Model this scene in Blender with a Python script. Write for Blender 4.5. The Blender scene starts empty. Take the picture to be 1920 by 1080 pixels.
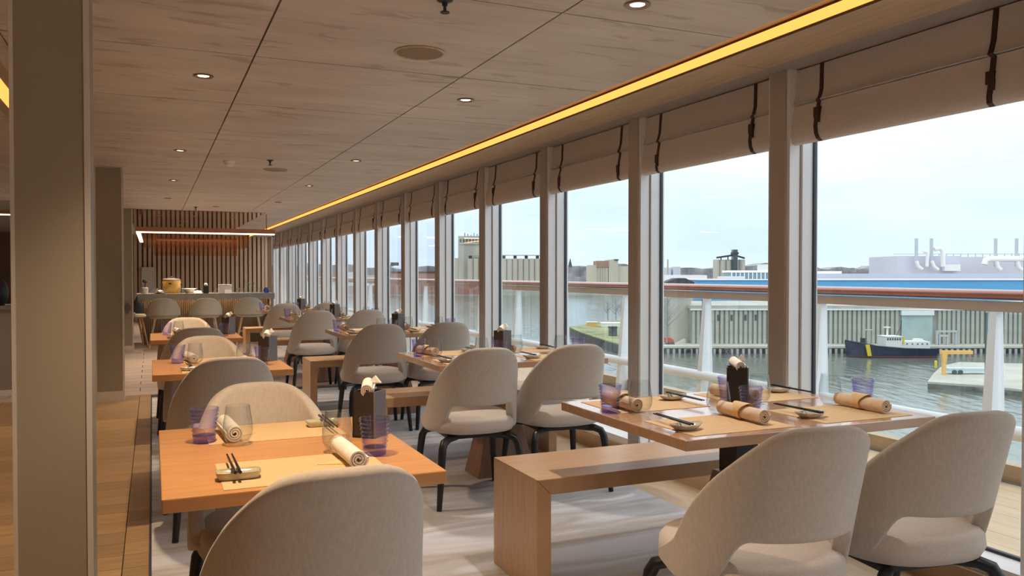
import bpy, bmesh, math, random
from mathutils import Vector, Matrix
random.seed(7)
R = math.radians
S = bpy.context.scene
COL = S.collection

# ------------------------------------------------------------------ camera, sky, exposure
cam_d = bpy.data.cameras.new('camera'); cam = bpy.data.objects.new('camera', cam_d); COL.objects.link(cam)
CAMZ, FPX, YAW = 1.25, 1530.0, 23.78
cam.location = (0, 0, CAMZ); cam.rotation_euler = (R(90 - 1.01), 0, R(-YAW))
cam_d.sensor_width = 36; cam_d.lens = 36 * FPX / 1920; cam_d.clip_end = 6000; cam_d.clip_start = .05
S.camera = cam
S.view_settings.view_transform = 'Standard'; S.view_settings.look = 'None'
S.view_settings.gamma = 1; S.view_settings.use_curve_mapping = False
S.view_settings.exposure = 0.3
S.cycles.use_denoising = True
S.cycles.max_bounces = 10; S.cycles.diffuse_bounces = 5; S.cycles.transparent_max_bounces = 24
S.cycles.caustics_reflective = False; S.cycles.caustics_refractive = False
S.cycles.sample_clamp_indirect = 6

def make_world():
    w = bpy.data.worlds.new('overcast_sky'); S.world = w; w.use_nodes = True
    n = w.node_tree.nodes; l = w.node_tree.links; n.clear()
    out = n.new('ShaderNodeOutputWorld'); bg = n.new('ShaderNodeBackground')
    tc = n.new('ShaderNodeTexCoord'); sep = n.new('ShaderNodeSeparateXYZ'); l.new(tc.outputs['Generated'], sep.inputs[0])
    ramp = n.new('ShaderNodeValToRGB'); l.new(sep.outputs['Z'], ramp.inputs[0])
    e = ramp.color_ramp.elements
    e[0].position = 0.0; e[0].color = (.58, .70, .82, 1)
    e[1].position = 1.0; e[1].color = (1.35, 1.38, 1.40, 1)
    for p, c in ((.03, (.56, .70, .86, 1)), (.10, (.60, .73, .87, 1)), (.24, (.92, .98, 1.02, 1))):
        x = e.new(p); x.color = c
    mp = n.new('ShaderNodeMapping'); mp.inputs['Scale'].default_value = (2.2, 2.2, 9)
    l.new(tc.outputs['Generated'], mp.inputs[0])
    nz = n.new('ShaderNodeTexNoise'); nz.inputs['Scale'].default_value = 1.3; nz.inputs['Detail'].default_value = 5
    l.new(mp.outputs[0], nz.inputs['Vector'])
    mr = n.new('ShaderNodeMapRange'); mr.inputs[1].default_value = .3; mr.inputs[2].default_value = .7
    mr.inputs[3].default_value = .86; mr.inputs[4].default_value = 1.14
    l.new(nz.outputs[0], mr.inputs[0])
    mx = n.new('ShaderNodeMix'); mx.data_type = 'RGBA'; mx.blend_type = 'MULTIPLY'; mx.inputs[0].default_value = 1
    l.new(ramp.outputs[0], mx.inputs[6]); l.new(mr.outputs[0], mx.inputs[7])
    l.new(mx.outputs[2], bg.inputs[0]); bg.inputs[1].default_value = 1.30
    l.new(bg.outputs[0], out.inputs[0])
make_world()
SPOT_W = 95.0          # watts of one recessed ceiling spot, stronger than a real one
SPOT_COL = (1.0, .74, .48)     # aisle row
SPOT_COL_W = (1.0, .88, .76)   # window row, cooler lamps

# ------------------------------------------------------------------ helpers
class MB:
    def __init__(self): self.v = []; self.f = []
    def add(self, vs, fs):
        o = len(self.v); self.v += [tuple(p) for p in vs]; self.f += [tuple(i + o for i in f) for f in fs]; return self
    def box(self, x0, x1, y0, y1, z0, z1):
        return self.add([(x0,y0,z0),(x1,y0,z0),(x1,y1,z0),(x0,y1,z0),(x0,y0,z1),(x1,y0,z1),(x1,y1,z1),(x0,y1,z1)],
                        [(3,2,1,0),(4,5,6,7),(0,1,5,4),(1,2,6,5),(2,3,7,6),(3,0,4,7)])
    def frust(self, z0, a0, b0, z1, a1, b1, cx=0, cy=0):
        return self.add([(cx-a0,cy-b0,z0),(cx+a0,cy-b0,z0),(cx+a0,cy+b0,z0),(cx-a0,cy+b0,z0),
                         (cx-a1,cy-b1,z1),(cx+a1,cy-b1,z1),(cx+a1,cy+b1,z1),(cx-a1,cy+b1,z1)],
                        [(3,2,1,0),(4,5,6,7),(0,1,5,4),(1,2,6,5),(2,3,7,6),(3,0,4,7)])
    def lathe(self, prof, n=24, cx=0, cy=0, closed=False):
        vs = []; fs = []; m = len(prof)
        for i in range(n):
            a = 2*math.pi*i/n; c, s = math.cos(a), math.sin(a)
            vs += [(cx+r*c, cy+r*s, z) for r, z in prof]
        for i in range(n):
            j = (i+1) % n
            for k in range(m-1): fs.append((i*m+k, j*m+k, j*m+k+1, i*m+k+1))
            if closed: fs.append((i*m+m-1, j*m+m-1, j*m, i*m))
        if not closed:
            if prof[0][0] > 1e-6: fs.append(tuple(i*m for i in reversed(range(n))))
            if prof[-1][0] > 1e-6: fs.append(tuple(i*m+m-1 for i in range(n)))
        return self.add(vs, fs)
    def cyl(self, cx, cy, z0, z1, r, n=16, r1=None):
        return self.lathe([(r, z0), (r if r1 is None else r1, z1)], n, cx, cy)
    def tube(self, pts, rad, n=8, flat=1.0, caps=True):
        pts = [Vector(p) for p in pts]; m = len(pts)
        if not isinstance(rad, (list, tuple)): rad = [rad]*m
        vs = []; fs = []; up = None
        for i, p in enumerate(pts):
            t = (pts[min(i+1, m-1)] - pts[max(i-1, 0)]).normalized()
            if up is None:
                up = Vector((0,0,1)) if abs(t.z) < .9 else Vector((0,1,0))
            a = t.cross(up).normalized(); b = a.cross(t).normalized(); up = b
            for k in range(n):
                q = 2*math.pi*k/n
                vs.append(p + a*math.cos(q)*rad[i] + b*math.sin(q)*rad[i]*flat)
        for i in range(m-1):
            for k in range(n):
                k2 = (k+1) % n
                fs.append((i*n+k, i*n+k2, (i+1)*n+k2, (i+1)*n+k))
        if caps: fs += [tuple(range(n))[::-1], tuple((m-1)*n+k for k in range(n))]
        return self.add(vs, fs)
    def prism(self, poly, axis, a, b):
        # poly: list of 2D points extruded along 'axis' from a to b
        n = len(poly)
        def P(u, v, w):
            return {'z': (u, v, w), 'y': (u, w, v), 'x': (w, u, v)}[axis]
        vs = [P(u, v, a) for u, v in poly] + [P(u, v, b) for u, v in poly]
        fs = [tuple(range(n))[::-1], tuple(range(n, 2*n))] + [(i, (i+1) % n, n+(i+1) % n, n+i) for i in range(n)]
        return self.add(vs, fs)
    def mesh(self, name, mat, smooth=False, angle=40, fix=True):
        me = bpy.data.meshes.new(name); me.from_pydata(self.v, [], self.f); me.update()
        if fix:
            bm = bmesh.new(); bm.from_mesh(me); bmesh.ops.recalc_face_normals(bm, faces=bm.faces); bm.to_mesh(me); bm.free()
        if mat: me.materials.append(mat)
        if smooth:
            me.polygons.foreach_set('use_smooth', [True]*len(me.polygons))
            me.set_sharp_from_angle(angle=R(angle))
        return me
    def obj(self, name, mat, parent=None, smooth=False, angle=40, bevel=0, loc=None, fix=True):
        return link(name, self.mesh(name, mat, smooth, angle, fix), parent, loc, bevel)

def link(name, me, parent=None, loc=None, bevel=0):
    o = bpy.data.objects.new(name, me); COL.objects.link(o)
    if parent: o.parent = parent
    if loc: o.location = loc
    if bevel:
        b = o.modifiers.new('bevel', 'BEVEL'); b.width = bevel; b.segments = 2; b.limit_method = 'ANGLE'
    return o
def tag(o, label=None, cat=None, group=None, kind=None):
    if label: o['label'] = label
    if cat: o['category'] = cat
    if group: o['group'] = group
    if kind: o['kind'] = kind
    return o
def empty(name, loc=(0,0,0), rz=0):
    o = bpy.data.objects.new(name, None); COL.objects.link(o); o.location = loc; o.rotation_euler = (0,0,rz)
    o.empty_display_size = .1
    return o
def thing(name, label, cat, loc=(0,0,0), rz=0, group=None): return tag(empty(name, loc, rz), label, cat, group)
def dup(root, loc, rz, label=None, group=None):
    r = root.copy(); COL.objects.link(r); r.location = loc; r.rotation_euler = (0,0,rz)
    if label: r['label'] = label
    if group: r['group'] = group
    for ch in list(root.children):
        if ch.type == 'LIGHT': continue
        c = ch.copy(); COL.objects.link(c); c.parent = r
        for g in list(ch.children):
            d = g.copy(); COL.objects.link(d); d.parent = c
    return r
def baked(o, mods):
    for t, kw in mods:
        m = o.modifiers.new(t.lower(), t)
        for k, v in kw.items(): setattr(m, k, v)
    dg = bpy.context.evaluated_depsgraph_get(); dg.update()
    me = bpy.data.meshes.new_from_object(o.evaluated_get(dg)); me.name = o.name
    o.modifiers.clear(); o.data = me
    return o

# ------------------------------------------------------------------ materials
def new_mat(name):
    m = bpy.data.materials.new(name); m.use_nodes = True
    n = m.node_tree.nodes; l = m.node_tree.links; n.clear()
    out = n.new('ShaderNodeOutputMaterial')
    return m, n, l, out
def M(name, col, rough=.5, metal=0, var=0, scale=(1,1,1), nscale=5, detail=4, bump=0, bscale=None, col2=None, rnd=0,
      lo=.3, hi=.7, spec=.5, coat=0, sheen=0, bnscale=None, dist=0, trans=0, bdist=.01):
    m, n, l, out = new_mat(name)
    p = n.new('ShaderNodeBsdfPrincipled'); l.new(p.outputs[0], out.inputs[0])
    p.inputs['Roughness'].default_value = rough; p.inputs['Metallic'].default_value = metal
    p.inputs['Specular IOR Level'].default_value = spec; p.inputs['Coat Weight'].default_value = coat
    p.inputs['Coat Roughness'].default_value = .15
    p.inputs['Sheen Weight'].default_value = sheen
    p.inputs['Base Color'].default_value = (*col, 1)
    if var or col2 or bump or rnd:
        tc = n.new('ShaderNodeTexCoord'); mp = n.new('ShaderNodeMapping'); mp.inputs['Scale'].default_value = scale
        l.new(tc.outputs['Object'], mp.inputs[0])
        oi = n.new('ShaderNodeObjectInfo')
        if rnd:
            cb = n.new('ShaderNodeCombineXYZ'); mu = n.new('ShaderNodeMath'); mu.operation = 'MULTIPLY'; mu.inputs[1].default_value = 37
            l.new(oi.outputs['Random'], mu.inputs[0])
            for k in range(3): l.new(mu.outputs[0], cb.inputs[k])
            l.new(cb.outputs[0], mp.inputs['Location'])
    csock = None
    if var or col2:
        nz = n.new('ShaderNodeTexNoise'); nz.inputs['Scale'].default_value = nscale; nz.inputs['Detail'].default_value = detail
        nz.inputs['Distortion'].default_value = dist
        l.new(mp.outputs[0], nz.inputs['Vector'])
        rp = n.new('ShaderNodeValToRGB'); l.new(nz.outputs[0], rp.inputs[0])
        rp.color_ramp.elements[0].position = lo; rp.color_ramp.elements[1].position = hi
        a = col2 or tuple(c*(1-var) for c in col); b = col if col2 else tuple(min(1, c*(1+var)) for c in col)
        rp.color_ramp.elements[0].color = (*a, 1); rp.color_ramp.elements[1].color = (*b, 1)
        csock = rp.outputs[0]
    if rnd:
        mr = n.new('ShaderNodeMapRange'); mr.inputs[3].default_value = 1-rnd; mr.inputs[4].default_value = 1+rnd
        l.new(oi.outputs['Random'], mr.inputs[0])
        mx = n.new('ShaderNodeMix'); mx.data_type = 'RGBA'; mx.blend_type = 'MULTIPLY'; mx.inputs[0].default_value = 1
        mx.inputs[6].default_value = (*col, 1)
        if csock: l.new(csock, mx.inputs[6])
        l.new(mr.outputs[0], mx.inputs[7]); csock = mx.outputs[2]
    if csock: l.new(csock, p.inputs['Base Color'])
    if bump:
        bn = n.new('ShaderNodeTexNoise'); bn.inputs['Scale'].default_value = bnscale or nscale; bn.inputs['Detail'].default_value = 3
        m2 = n.new('ShaderNodeMapping'); m2.inputs['Scale'].default_value = bscale or scale
        l.new(tc.outputs['Object'], m2.inputs[0]); l.new(m2.outputs[0], bn.inputs['Vector'])
        b = n.new('ShaderNodeBump'); b.inputs['Strength'].default_value = bump; b.inputs['Distance'].default_value = bdist
        l.new(bn.outputs[0], b.inputs['Height']); l.new(b.outputs[0], p.inputs['Normal'])
    return m
def EM(name, col, s):
    m, n, l, out = new_mat(name); e = n.new('ShaderNodeEmission'); e.inputs[0].default_value = (*col, 1); e.inputs[1].default_value = s
    l.new(e.outputs[0], out.inputs[0]); return m
def GL(name, tint, ior=1.45, rough=.02, gloss=(1,1,1), edge=None):
    m, n, l, out = new_mat(name)
    t = n.new('ShaderNodeBsdfTransparent'); t.inputs[0].default_value = (*tint, 1)
    if edge:   # longer light path through the wall at grazing angles absorbs more
        lw = n.new('ShaderNodeLayerWeight'); lw.inputs[0].default_value = .35
        em = n.new('ShaderNodeMix'); em.data_type = 'RGBA'; l.new(lw.outputs['Facing'], em.inputs[0])
        em.inputs[6].default_value = (*tint, 1); em.inputs[7].default_value = (*edge, 1); l.new(em.outputs[2], t.inputs[0])
    g = n.new('ShaderNodeBsdfGlossy'); g.inputs['Roughness'].default_value = rough; g.inputs[0].default_value = (*gloss, 1)
    fr = n.new('ShaderNodeFresnel'); fr.inputs[0].default_value = ior
    ge = n.new('ShaderNodeNewGeometry'); iv = n.new('ShaderNodeMath'); iv.operation = 'SUBTRACT'; iv.inputs[0].default_value = 1
    l.new(ge.outputs['Backfacing'], iv.inputs[1])
    mu = n.new('ShaderNodeMath'); mu.operation = 'MULTIPLY'; l.new(fr.outputs[0], mu.inputs[0]); l.new(iv.outputs[0], mu.inputs[1])
    mx = n.new('ShaderNodeMixShader'); l.new(mu.outputs[0], mx.inputs[0]); l.new(t.outputs[0], mx.inputs[1]); l.new(g.outputs[0], mx.inputs[2])
    l.new(mx.outputs[0], out.inputs[0]); return m

m_fabric = M('fabric_oatmeal', (.56,.50,.43), .92, var=.07, scale=(1,1,.35), nscale=130, detail=3, bump=.05, bnscale=500, sheen=.25, spec=.2)
m_seatfab = M('fabric_seat', (.58,.51,.45), .92, var=.06, nscale=130, bump=.12, bnscale=300, sheen=.25, spec=.2)
m_stoolfab = M('fabric_stool', (.50,.49,.41), .9, var=.08, nscale=60, bump=.2, spec=.2)
m_ebony = M('ebonised_wood', (.012,.011,.012), .38, var=.2, nscale=20)
m_table = M('beech_top_warm_lit', (.60,.30,.115), .22, var=.10, scale=(1.2,14,6), nscale=4, detail=6, spec=.45)  # orange of the warm spotlight is mixed into the wood colour
m_tablew = M('oak_top_pale', (.54,.325,.20), .12, var=.10, scale=(1.2,14,6), nscale=4, detail=6, spec=.6, coat=.6)
m_bench = M('oak_bench', (.50,.31,.165), .36, var=.12, scale=(1.5,16,1.5), nscale=5, detail=6, spec=.45)
m_ped = M('walnut_pedestal', (.30,.16,.10), .4, var=.2, scale=(8,8,1), nscale=4)
m_mat = M('paper_placemat', (.66,.46,.255), .75, var=.05, nscale=40, spec=.2)
m_dish = M('glazed_dish', (.55,.50,.42), .18, var=.25, nscale=25, coat=.4)
m_tray = M('glazed_tray', (.50,.46,.33), .10, var=.2, nscale=25, coat=.7)
m_chop = M('black_lacquer', (.008,.008,.010), .25)
m_cloth = M('cream_napkin', (.82,.77,.69), .9, var=.05, nscale=80, bump=.2)
m_cloth_shade = M('napkin_shaded', (.76,.59,.43), .9, var=.06, nscale=80, bump=.2)  # same napkin cloth, shade and warm bounce put into its colour
m_band = M('paper_band', (.76,.52,.26), .7)
m_boxd = M('charcoal_box', (.028,.022,.020), .5, var=.2, nscale=30)
m_boxg = M('box_side_lit', (.15,.15,.165), .5)  # same dark box, light falling on this side put in as grey
m_glass = GL('clear_glass', (.96,.97,.965), 1.6, edge=(.78,.80,.80))
m_purple = GL('lilac_glass', (.93,.91,.975), 1.6, edge=(.58,.53,.84))
m_purpleb = GL('violet_glass_base', (.60,.57,.93), 1.55)
m_pane = GL('window_glass', (.975,.985,.985), 1.45, 0.0)
m_railglass = GL('railing_glass', (.93,.965,.96), 1.45, 0.0)
m_post = M('taupe_post', (.46,.425,.40), .45, spec=.4)
m_white = M('white_frame', (.88,.90,.92), .35)
m_whiteout = M('white_paint_marine', (.80,.83,.85), .4)
m_seal = M('black_seal', (.02,.03,.045), .5)
m_curb = M('oak_curb', (.52,.38,.24), .45, var=.12, scale=(14,1.2,6), nscale=4)
def ceil_mat():
    m, n, l, out = new_mat('ceiling_laminate')
    p = n.new('ShaderNodeBsdfPrincipled'); l.new(p.outputs[0], out.inputs[0]); p.inputs['Roughness'].default_value = .42; p.inputs['Specular IOR Level'].default_value = .35
    ge = n.new('ShaderNodeNewGeometry')
    def nz(scale, ns, det, lo, hi, a, b, dist=0):
        mp = n.new('ShaderNodeMapping'); mp.inputs['Scale'].default_value = scale; l.new(ge.outputs['Position'], mp.inputs[0])
        t = n.new('ShaderNodeTexNoise'); t.inputs['Scale'].default_value = ns; t.inputs['Detail'].default_value = det; t.inputs['Distortion'].default_value = dist
        l.new(mp.outputs[0], t.inputs['Vector'])
        r = n.new('ShaderNodeValToRGB'); l.new(t.outputs[0], r.inputs[0]); e = r.color_ramp.elements
        e[0].position = lo; e[1].position = hi; e[0].color = (*a, 1); e[1].color = (*b, 1); return r.outputs[0]
    def mul(a, b):
        x = n.new('ShaderNodeMix'); x.data_type = 'RGBA'; x.blend_type = 'MULTIPLY'; x.inputs[0].default_value = 1; l.new(a, x.inputs[6]); l.new(b, x.inputs[7]); return x.outputs[2]
    c = nz((.7, 2.2, 1), 1.6, 6, .35, .65, (.55,.505,.46), (.66,.62,.575))
    c = mul(c, nz((3.2, 11, 1), 1.0, 4, .60, .66, (1,1,1), (.76,.72,.69), .5))
    c = mul(c, nz((1.6, 26, 1), 1.0, 5, .55, .70, (1,1,1), (.86,.84,.82)))
    l.new(c, p.inputs['Base Color']); return m
m_ceil = ceil_mat()
m_ceilseam = M('ceiling_joint', (.06,.045,.035), .8)
m_soff = M('soffit_wood', (.50,.38,.25), .4, var=.14, scale=(16,1,6), nscale=3)
m_grey = M('grey_pelmet', (.36,.34,.32), .5)
m_blind = M('linen_blind', (.68,.645,.63), .9, var=.04, nscale=120, bump=.1, spec=.2)
m_strap = M('leather_strap', (.045,.018,.015), .5, var=.2, nscale=40)
m_pillar = M('taupe_pillar', (.31,.27,.20), .48, spec=.4, var=.04, nscale=1.5)
m_pilledge = M('pillar_edge', (.66,.63,.57), .3, metal=.3)
m_carpet = M('carpet_wool', (.54,.555,.61), .97, col2=(.38,.35,.33), scale=(.55,2.6,1), nscale=1.7, detail=6, lo=.36, hi=.58, bump=.5, bnscale=170, bscale=(1,1,1), spec=.1, dist=1.2)
m_plank = M('floor_plank', (.34,.22,.115), .38, var=.16, scale=(1.5,16,2), nscale=3, rnd=.16, spec=.45)
m_under = M('sub_floor', (.05,.035,.025), .8)
m_tile = M('stone_tile', (.43,.36,.335), .35, var=.10, scale=(1,3,1), nscale=3, rnd=.10)
m_slat = M('wall_slat', (.62,.45,.30), .5, var=.12, scale=(10,10,.8), nscale=3)
m_slatback = M('wall_back', (.20,.11,.06), .7)
m_plaster = M('wall_plaster', (.62,.55,.46), .7)
m_stone = M('counter_stone', (.30,.285,.27), .35, var=.1, nscale=14)
m_fluted = M('fluted_front', (.12,.10,.085), .45, var=.1, nscale=8)
m_copper = GL('copper_mesh', (.975,.89,.83), 1.5, .12, (.95,.65,.50))
m_coppermetal = M('copper_metal', (.55,.27,.16), .3, metal=.8)
m_mirror = M('bronze_mirror', (.62,.47,.37), .06, metal=.9, spec=.5)
m_steel = M('brushed_steel', (.55,.53,.50), .35, metal=.9)
m_bronze = M('bronze_ring', (.30,.25,.19), .35, metal=.7)
m_grille = M('speaker_grille', (.26,.21,.13), .6, var=.1, nscale=200, bump=.3)
m_led = EM('cove_led', (1.0,.37,.075), 1.6)
m_warm = EM('warm_light', (1.0,.66,.42), 4.0)
m_lens = EM('spot_lens', (1.0,.80,.52), 6.0)
m_barled = EM('bar_led', (1.0,.52,.18), 24.0)
m_yellow = M('yellow_pot', (.70,.42,.09), .35)
m_whiteobj = M('white_ceramic', (.80,.76,.72), .4)
m_green = M('green_cap', (.05,.35,.12), .4)
m_blueobj = GL('blue_glass', (.30,.38,.92), 1.5)
m_stoolleg = M('ash_leg', (.50,.34,.19), .45, var=.1, nscale=20)

# ------------------------------------------------------------------ room shell
CZ = 2.28            # ceiling height
XW = 2.90            # room face of the window posts
Y0, Y1 = -8.0, 23.55  # back and far wall
XL = -5.2

def struct(o): o['kind'] = 'structure'; return o

floor = struct(MB().box(XL, 3.0, Y0, Y1+.2, -.06, -.02).obj('floor', m_under))
def share(me, name, parent, loc): return link(name, me, parent, loc)
PW = .18
pl_a = MB().box(-.599, .599, -PW/2+.0012, PW/2-.0012, -.019, 0).mesh('plank', m_plank)
pl_b = MB().box(-.051, .051, -PW/2+.0012, PW/2-.0012, -.019, -.0005).mesh('plank', m_plank)
y = .3
while y < 9.2:
    share(pl_a, 'plank', floor, (-.727, y, 0)); share(pl_b, 'plank', floor, (-.073, y, 0))
    if y > 5: share(pl_a, 'plank', floor, (-1.93, y, 0))
    y += PW
rest = MB().box(XL, -2.54, Y0, 9.2, -.02, -.001).box(-2.54, -1.34, Y0, 4.9, -.02, -.001).box(-1.34, -.02, Y0, .2, -.02, -.001).obj('plank_field', m_plank, floor); rest['kind'] = 'stuff'
t_me = MB().box(-.296, .296, -.146, .146, -.019, 0).mesh('tile', m_tile)
y = 9.35; r_ = 0
while y < 16.5:
    for i in range(-3, 5):
        x = -.13 + .6*i + (.3 if r_ % 2 else 0)
        if x < 2.5: share(t_me, 'tile', floor, (x, y, 0))
    y += .3; r_ += 1
back = MB().box(XL, 3.0, 16.4, Y1, -.02, -.001).obj('tile_field', m_tile, floor); back['kind'] = 'stuff'
carpet = MB().box(-.012, 2.56, Y0, 8.95, -.02, .006).obj('carpet', m_carpet)
tag(carpet, 'grey blue carpet with wavy brown streaks under the tables', 'carpet')
cedge = MB().box(-.022, -.012, Y0, 8.96, -.02, .008).obj('edge_strip', m_seal, carpet)
wfloor = MB().box(2.56, 2.89, Y0, Y1, -.02, 0).obj('floor_border', m_curb, floor)

# ceiling panels
ceil = struct(MB().box(XL, 2.33, Y0, Y1+.2, CZ+.025, CZ+.06).obj('ceiling', m_ceilseam))
xs = [-4.75, -3.71, -2.67, -1.63, -.59, .45, 1.49, 2.335]
ys = [Y0 + .2 + .0]; 
ys = [-7.85, -6.65, -5.45, -4.25, -3.05, -1.85, -.65, .55, 1.72, 2.89, 4.05, 5.22, 6.40, 7.58, 8.76, 9.94, 11.12, 12.3, 13.4, 14.3]
pcache = {}
for i in range(len(xs)-1):
    for j in range(len(ys)-1):
        w, d = xs[i+1]-xs[i], ys[j+1]-ys[j]
        k = (round(w, 3), round(d, 3))
        if k not in pcache: pcache[k] = MB().box(.004, w-.004, .005, d-.005, 0, .024).mesh('panel', m_ceil)
        link('panel', pcache[k], ceil, (xs[i], ys[j], CZ))
far_c = MB().box(-4.75, -.36, 14.302, Y1, CZ, CZ+.024).box(1.76, 2.335, 14.302, Y1, CZ, CZ+.024).obj('panel_far', m_ceil, ceil)
mir = MB().box(-.355, 1.755, 14.305, Y1-.1, CZ-.004, CZ+.02).obj('mirror_panel', m_mirror, ceil)
tag(mir, 'bronze mirror ceiling panel')
# cove slot with LED and soffit
cove = struct(MB().box(2.33, 2.50, Y0, Y1, CZ+.045, CZ+.06).obj('cove_1', m_soff))
led = MB().box(2.457, 2.465, Y0+.02, Y1-.02, CZ-.012, CZ+.030).obj('led_strip', m_led, cove); tag(led, 'glowing amber light strip')
lip = MB().box(2.465, 2.471, Y0+.02, Y1-.02, CZ-.022, CZ+.045).obj('lip', m_ceilseam, cove)
cove2 = struct(MB().box(-.86, -.66, Y0+.1, 9.2, CZ-.010, CZ-.0005).obj('cove_2', m_soff))
l2_ = MB().box(-.80, -.72, Y0+.1, 9.2, CZ-.013, CZ-.010).obj('led_strip', m_led, cove2); tag(l2_, 'glowing amber light strip')
soffit = struct(empty('trim_1', (0,0,0)))
yy = Y0; 
while yy < Y1-.01:
    d = min(1.6, Y1-.01-yy)
    MB().box(2.471, 2.79, yy+.0015, yy+d-.0015, CZ-.018, CZ+.03).obj('soffit_panel', m_soff, soffit); yy += 1.6
pel = struct(MB().box(2.79, 3.06, Y0, Y1, CZ-.012, CZ+.03).obj('trim_2', m_grey))

# walls
struct(MB().box(XL-.1, XL, Y0-.1, Y1+.1, -.06, CZ+.06).obj('wall_left', m_plaster))
struct(MB().box(XL, 3.06, Y0-.1, Y0, -.06, CZ+.06).obj('wall_back', m_plaster))
wf = struct(MB().box(XL, 3.06, Y1, Y1+.1, -.06, CZ+.06).obj('wall_far', m_slatback))
sl = MB().box(-.037, .037, -.06, 0, 0, CZ).mesh('slat', m_slat)
x = -.52
while x < 2.86: link('slat', sl, wf, (x, Y1, 0)); x += .115
MB().box(2.86, 2.92, Y1-.08, Y1, 0, CZ).obj('end_panel', m_slat, wf)
MB().box(-.26, .05, Y1-.12, Y1-.05, 0, 1.42).obj('cabinet_panel', m_plaster, wf)

# pillars
def pillar(name, x0, x1, y0, y1, edge=.012, plinth=True):
    p = struct(empty(name, (x0, y0, 0)))
    w, d = x1-x0, y1-y0
    MB().box(0, w, 0, d, 0, CZ).obj('face', m_pillar, p)
    MB().box(w-edge, w+.004, -.004, edge, 0, CZ).obj('pale_corner', m_pilledge, p)  # pale strip stands in for window light on the side face
    MB().box(-.004, edge*.6, -.004, edge*.6, 0, CZ).obj('pale_corner', m_pilledge, p)
    if plinth: MB().box(-.006, w+.006, -.006, d+.006, 0, .10).obj('plinth', m_pilledge, p)
    return p
pillar('pillar_1', -.371, -.173, 2.75, 3.0, .011, False)
pillar('pillar_2', -.505, -.262, 8.85, 9.10)
p3 = pillar('pillar_3', -.85, -.285, 14.35, 14.6)
dm = MB().prism([(-.05,0),(0,-.09),(.05,0),(0,.09)], 'y', -.02, .02).obj('wall_sign', m_fluted); dm.location = (-.36, 14.325, .70)
tag(dm, 'small dark diamond sign on the pale pillar beside the bar', 'sign')

# ------------------------------------------------------------------ window wall
PITCH = 1.356
def post_y(k): return 3.196 + PITCH*k
me_post = MB().box(0, .16, 0, .11, .10, CZ-.012).mesh('post', m_post)
me_jn = MB().box(.012, .075, -.022, 0, .10, CZ-.012).mesh('jamb', m_white)
me_groove = MB().box(.075, .085, -.016, 0, .10, CZ-.012).mesh('groove', m_post)
me_jo = MB().box(.085, .185, -.034, 0, .10, CZ-.012).mesh('jamb', m_white)
me_jf = MB().box(.02, .185, .11, .14, .10, CZ-.012).mesh('jamb', m_white)
L = PITCH-.11-.034-.03
me_pane = MB().box(0, .012, 0, L-.012, 0, CZ-.012-.15).mesh('pane', m_pane)
me_sealv = MB().box(-.004, .016, 0, .008, 0, CZ-.162).mesh('seal', m_seal)
me_sealh = MB().box(-.004, .016, 0, L, 0, .012).mesh('seal', m_seal)
me_sill = MB().box(0, .175, 0, PITCH-.11, .10, .14).mesh('sill', m_white)
me_curb = MB().box(0, .10, 0, PITCH, 0, .10).mesh('curb', m_curb)
for k in range(-8, 15):
    py = post_y(k)
    w = struct(empty('window_%d' % (k+9), (XW, py, 0)))
    link('post', me_post, w); link('jamb', me_jn, w); link('jamb', me_jo, w); link('jamb', me_jf, w); link('groove', me_groove, w)
    # glazing on the near side of this post
    yb = -(PITCH-.11)
    link('curb', me_curb, w, (-.012, yb, 0)); link('sill', me_sill, w, (.012, yb, 0))
    y_n = yb + .03
    link('pane', me_pane, w, (.155, y_n+.006, .15))
    link('seal', me_sealh, w, (.155, y_n, .14)); link('seal', me_sealv, w, (.155, y_n+L-.008, .152))
    link('header', MB().box(.10, .185, yb, 0, CZ-.05, CZ-.012).mesh('header', m_white), w) if k == -8 else link('header', bpy.data.meshes['header'], w)

# blinds
prof = [(.055,2.262),(.048,2.14),(.036,2.098),(.026,2.086),(.040,2.074),(.028,2.02),(.020,1.96),(.020,1.925),(.028,1.900),(.048,1.888),(.075,1.894),(.085,1.92),(.085,2.262)]
BL = PITCH-.11
me_up = MB().prism([p for p in prof[:4]] + [(.085,2.086),(.085,2.262)], 'y', .004, BL-.004).mesh('upper_fold', m_blind, True, 60)
me_lo = MB().prism([(.040,2.080)] + prof[4:11] + [(.085,1.92),(.085,2.080)], 'y', .004, BL-.004).mesh('lower_fold', m_blind, True, 60)
sp = [(a-.004, b) for a, b in prof[:11]]
def strap_mesh(jit):
    b = MB(); pts = []
    for a, z in sp:
        pts.append((a, z))
    vs = []; fs = []
    for i, (a, z) in enumerate(pts):
        dy = jit*math.sin(i*.9)*.006
        vs += [(a, -.011+dy, z), (a, .011+dy, z), (a+.006, .011+dy, z), (a+.006, -.011+dy, z)]
    for i in range(len(pts)-1):
        o = i*4
        for q in range(4): fs.append((o+q, o+(q+1) % 4, o+4+(q+1) % 4, o+4+q))
    b.add(vs, fs); return b
me_s = [strap_mesh(j).mesh('strap', m_strap) for j in (1, -1)]
me_bk = MB().box(-.012, .010, -.019, .016, -.03, .02).box(-.016, -.006, -.022, -.008, -.055, -.01).mesh('buckle', m_strap)
ords = ['first','second','third','fourth','fifth','sixth','seventh','eighth','ninth','tenth','eleventh','twelfth','thirteenth','fourteenth','fifteenth','sixteenth','seventeenth','eighteenth']
n_b = 0
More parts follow.
